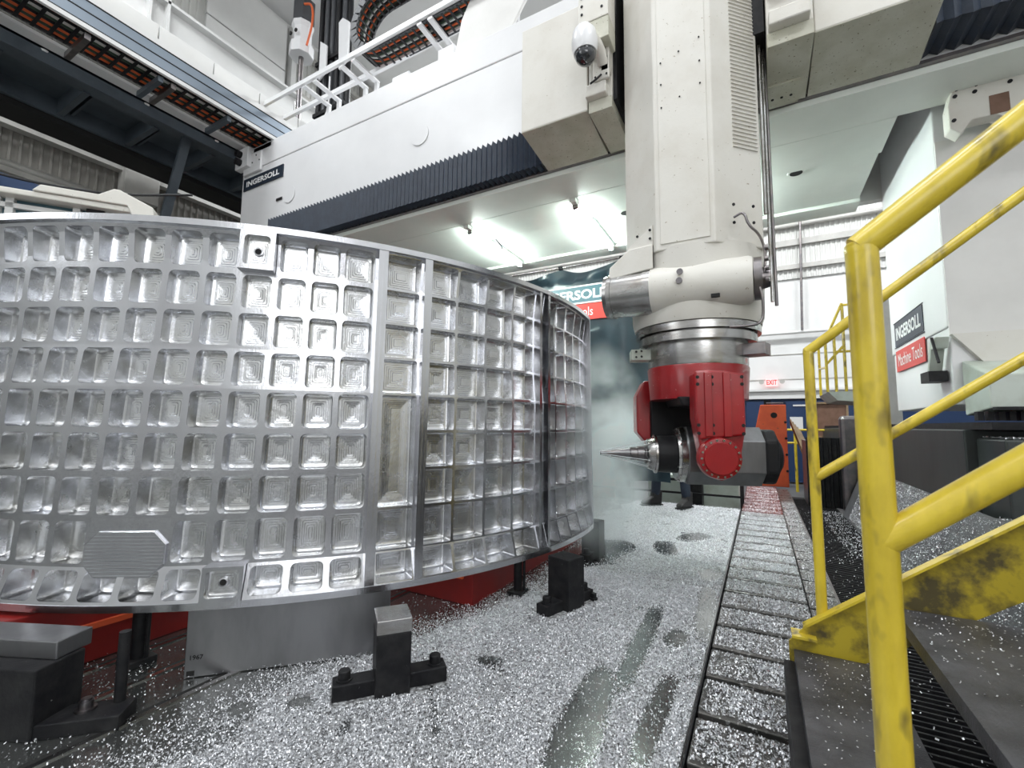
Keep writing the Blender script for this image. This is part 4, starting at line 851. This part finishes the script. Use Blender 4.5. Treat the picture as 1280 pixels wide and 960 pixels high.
# ------------------------------------------------------------------ loose chips
def make_chips(name, pts, size, label, z_off=.004, tilt=.7):
    n_ = len(pts); s_ = size; a = rng.uniform(0, 2*PI, n_); L_ = rng.uniform(.5, 1.0, n_)*s_; W_ = rng.uniform(.25, .55, n_)*s_
    tl = rng.normal(0, tilt, n_); t2 = rng.normal(0, tilt*.6, n_)
    ex_ = np.stack([np.cos(a)*np.cos(tl), np.sin(a)*np.cos(tl), np.sin(tl)], -1)
    ey_ = np.stack([-np.sin(a)*np.cos(t2), np.cos(a)*np.cos(t2), np.sin(t2)], -1); ez_ = np.cross(ex_, ey_)
    P3 = pts+np.array([0, 0, z_off])+np.stack([0*a, 0*a, np.abs(np.sin(tl))*L_*.5], -1)
    bend_ = rng.uniform(.1, .35, n_)*L_
    loc_ = [(-.5, -.5, 1), (-.5, .5, 1), (0, -.5, 0), (0, .5, 0), (.5, -.5, 1), (.5, .5, 1)]
    vv = np.stack([P3+ex_*(u*L_)[:, None]+ey_*(v_*W_)[:, None]+ez_*(k*bend_)[:, None] for u, v_, k in loc_], 1).reshape(-1, 3)
    vv[:, 2] = np.maximum(vv[:, 2], np.repeat(pts[:, 2], 6)+.001)
    base = np.arange(n_)[:, None]*6; f = np.concatenate([base+np.array([0, 2, 3, 1]), base+np.array([2, 4, 5, 3])], 1).reshape(-1)
    me = bpy.data.meshes.new(name); me.vertices.add(len(vv)); me.vertices.foreach_set('co', vv.ravel().astype(np.float32))
    nf = n_*2; me.loops.add(nf*4); me.loops.foreach_set('vertex_index', f.astype(np.int32)); me.polygons.add(nf)
    me.polygons.foreach_set('loop_start', np.arange(0, nf*4, 4, dtype=np.int32)); me.update(calc_edges=True); me.validate()
    me.materials.append(K['chip']); o = bpy.data.objects.new(name, me); col.objects.link(o)
    return tag(o, label, 'metal chips', kind='stuff')
streaks = [(-.62, 1.70, .085, .42, .10), (-.565, 2.45, .05, .50, .03), (-.385, 1.85, .045, .30, -.02), (-.79, 4.33, .10, .24, .3), (-.61, 4.9, .12, .22, -.4),
           (-.36, 3.75, .07, .16, 0), (-.32, 3.05, .055, .42, .05), (-.42, 2.55, .05, .11, 0), (-1.15, 1.87, .05, .04, .5), (-1.62, 1.24, .05, .04, 0), (-1.77, 1.10, .05, .04, 0),
           (-1.0, 1.0, .1, .06, 0), (-1.3, 3.9, .22, .5, -.2)]
def dens_table(p):
    x, y = p[:, 0], p[:, 1]; d = np.full(len(x), 1.0)
    d *= .78+.32*np.sin(x*9+2*np.sin(y*4))*np.sin(y*7+1.5*np.sin(x*5))
    for cx, cy, rx, ry, rot in streaks:
        u = (x-cx)*math.cos(rot)+(y-cy)*math.sin(rot); v = -(x-cx)*math.sin(rot)+(y-cy)*math.cos(rot)
        q = (np.abs(u)/rx)**2.6+(np.abs(v)/ry)**2.6; d *= np.clip((q-.45)*.9, .05, 1)
    # thinner towards the left and below the panel
    d *= np.clip(1-(-1.50-x)*1.9, .035, 1)
    rad = np.hypot(x+3.79, y-3.14); d *= np.clip((rad-2.25)/.35, .05, 1)
    d *= np.clip((y+.5), .1, 1); return d
def blocked(p):   # keep chips out of the feet and blocks standing on the table
    k = np.ones(len(p), bool)
    for cx, cy, a_, hl, hw in ((-1.395, 1.50, ra, .235, .09), (-1.075, 2.66, math.radians(72), .225, .09), (-1.27, 3.75, math.radians(88), .2, .08)):
        u = (p[:, 0]-cx)*math.cos(a_)+(p[:, 1]-cy)*math.sin(a_); v = -(p[:, 0]-cx)*math.sin(a_)+(p[:, 1]-cy)*math.cos(a_); k &= ~((abs(u) < hl) & (abs(v) < hw))
    return k
def scatter(n_, x0, x1, y0, y1, fn):
    p = np.stack([rng.uniform(x0, x1, n_), rng.uniform(y0, y1, n_), np.zeros(n_)], -1); return p[rng.uniform(0, 1, n_) < fn(p)]
nxb, nyb = 130, 270
gx, gy = np.meshgrid(np.linspace(-3.2, -.268, nxb), np.linspace(.3, 6.85, nyb)); gp = np.stack([gx.ravel(), gy.ravel(), 0*gx.ravel()], -1)
dz = dens_table(gp); gp[:, 2] = -.008+.013*np.clip(dz*1.3, 0, 1)
bedm = MB().add(gp.tolist(), [(j*nxb+i, j*nxb+i+1, (j+1)*nxb+i+1, (j+1)*nxb+i) for j in range(nyb-1) for i in range(nxb-1)])
tag(bedm.build('chip_bed', 'chip_bed', smooth=80), 'packed layer of fine grey chips under the bright loose ones on the machine table', 'metal chips', kind='stuff')
near_p = scatter(430000, -3.2, -.27, .45, 3.4, dens_table); near_p = near_p[blocked(near_p)]
near_p[:, 2] += rng.uniform(0, 1, len(near_p))**2*.012
make_chips('table_chips', near_p, .0088, 'dense carpet of bright aluminium chips on the near part of the machine table')
far_p = scatter(120000, -3.0, -.27, 3.4, 6.85, dens_table); far_p = far_p[blocked(far_p)]; far_p[:, 2] += rng.uniform(0, 1, len(far_p))**2*.012
make_chips('table_chips', far_p, .011, 'thinner layer of bright chips on the far part of the machine table')
def dens_walk(p):
    x, y = p[:, 0], p[:, 1]; ph_ = ((y+.75) % .3); gap = (ph_ > .032) & (ph_ < .268)
    return np.clip(.35+.4*np.clip(.6-abs(x-.0)*2.2, 0, 1)+.2*np.sin(x*17+y*3)*np.sin(y*11), 0, 1)*gap*np.where(y > 6.5, .35, 1)
wp = scatter(150000, -.24, .22, .8, 9.6, dens_walk); make_chips('walkway_chips', wp, .011, 'bright chips scattered over the slatted walkway')
wp = scatter(9000, .24, .40, 1.2, 8, lambda p: .45+0*p[:, 0]); wp[:, 2] = -.02; make_chips('walkway_chips', wp, .011, 'thin chips along the right edge strip of the walkway')
wp = scatter(9000, .43, .96, .8, 8, lambda p: .10+.5*(p[:, 1] > 5.2)*(p[:, 0] > .7)); wp[:, 2] = -.10; make_chips('conveyor_chips', wp, .013, 'sparse chips lying on the black conveyor belt')
wp = scatter(12000, .99, 1.24, 2.3, 4.4, lambda p: .40+.3*np.sin(p[:, 0]*18)*np.sin(p[:, 1]*6)); wp[:, 2] = -.12+(wp[:, 0]-.98)*.68/.265; make_chips('chute_chips', wp, .010, 'glittering chips on the grey chute sheet behind the stair')
wp = scatter(9000, 1.25, 2.3, 2.3, 3.88, lambda p: .5+0*p[:, 0]); wp[:, 2] = .56; make_chips('ledge_chips', wp, .012, 'chips on the flat ledge above the chute, in front of the rail bed')
wp = scatter(12000, .99, 1.24, 4.42, 7.5, lambda p: .75+0*p[:, 0]); wp[:, 2] = -.12+(wp[:, 0]-.98)*.68/.265; make_chips('chute_chips', wp, .012, 'bright chips piled along the steep chute below the rail bed')
for i in range(2):
    x0 = .085+i*RUN; z = .25+i*RISE
    wp = scatter(900+500*i, x0+.02, x0+.26+.14*i, Y0+.1, Y1-.03, lambda p: np.clip(.05+.6*((p[:, 1]-1.5)*1.2+(p[:, 0]-x0)*1.0), .03, .5)); wp[:, 2] = z
    make_chips('tread_chips', wp, .007, ('few bright chips lying on the lowest stair tread', 'few bright chips lying on the second stair tread')[i], z_off=.001, tilt=.4)
wp = scatter(2500, 1.34, 2.6, 3.92, 4.3, lambda p: .8+0*p[:, 0]); wp[:, 2] = 1.04; make_chips('bed_chips', wp, .014, 'line of chips lying on the front ledge of the rail bed')

# ------------------------------------------------------------------ coolant mist around the cutter
mm = bpy.data.materials.new('coolant_mist'); mm.use_nodes = True; nt = mm.node_tree; N = nt.nodes; L = nt.links; N.remove(N['Principled BSDF'])
pv = N.new('ShaderNodeVolumePrincipled'); pv.inputs['Color'].default_value = (.93, .99, 1, 1); pv.inputs['Anisotropy'].default_value = .2
L.new(pv.outputs[0], N['Material Output'].inputs['Volume'])
tc = N.new('ShaderNodeTexCoord'); sp = N.new('ShaderNodeMapping'); L.new(tc.outputs['Object'], sp.inputs[0])
ln = N.new('ShaderNodeVectorMath'); ln.operation = 'LENGTH'
sp.inputs['Scale'].default_value = (1/.34, 1/.8, 1/1.05); L.new(sp.outputs[0], ln.inputs[0])
mr = N.new('ShaderNodeMapRange'); mr.inputs['From Min'].default_value = 1.0; mr.inputs['From Max'].default_value = .15; mr.inputs['To Min'].default_value = 0; mr.inputs['To Max'].default_value = 1.0
L.new(ln.outputs['Value'], mr.inputs['Value'])
nz_ = N.new('ShaderNodeTexNoise'); nz_.inputs['Scale'].default_value = 2.6; nz_.inputs['Detail'].default_value = 3; L.new(tc.outputs['Object'], nz_.inputs['Vector'])
m2 = N.new('ShaderNodeMapRange'); m2.inputs['From Min'].default_value = .38; m2.inputs['From Max'].default_value = .62; L.new(nz_.outputs[0], m2.inputs['Value'])
mu = N.new('ShaderNodeMath'); mu.operation = 'MULTIPLY'; L.new(mr.outputs[0], mu.inputs[0]); L.new(m2.outputs[0], mu.inputs[1])
m3 = N.new('ShaderNodeMath'); m3.operation = 'MULTIPLY'; m3.inputs[1].default_value = 5.0; L.new(mu.outputs[0], m3.inputs[0]); L.new(m3.outputs[0], pv.inputs['Density'])
K['mist'] = mm
mo = MB().lathe((-1.22, 4.0, .01), (0, 0, 1), [(0, .25), (.3, .5), (1.0, .55), (1.6, .4), (2.0, .1)], n=20).build('coolant_mist', 'mist', org=(-1.22, 4.0, .85), smooth=80)
mo.scale = (1, 1.6, 1)
tag(mo, 'pale cloud of coolant mist drifting beside the right end of the panel', 'mist', kind='stuff')

for o in bpy.data.objects:
    if '_o' in o: del o['_o']
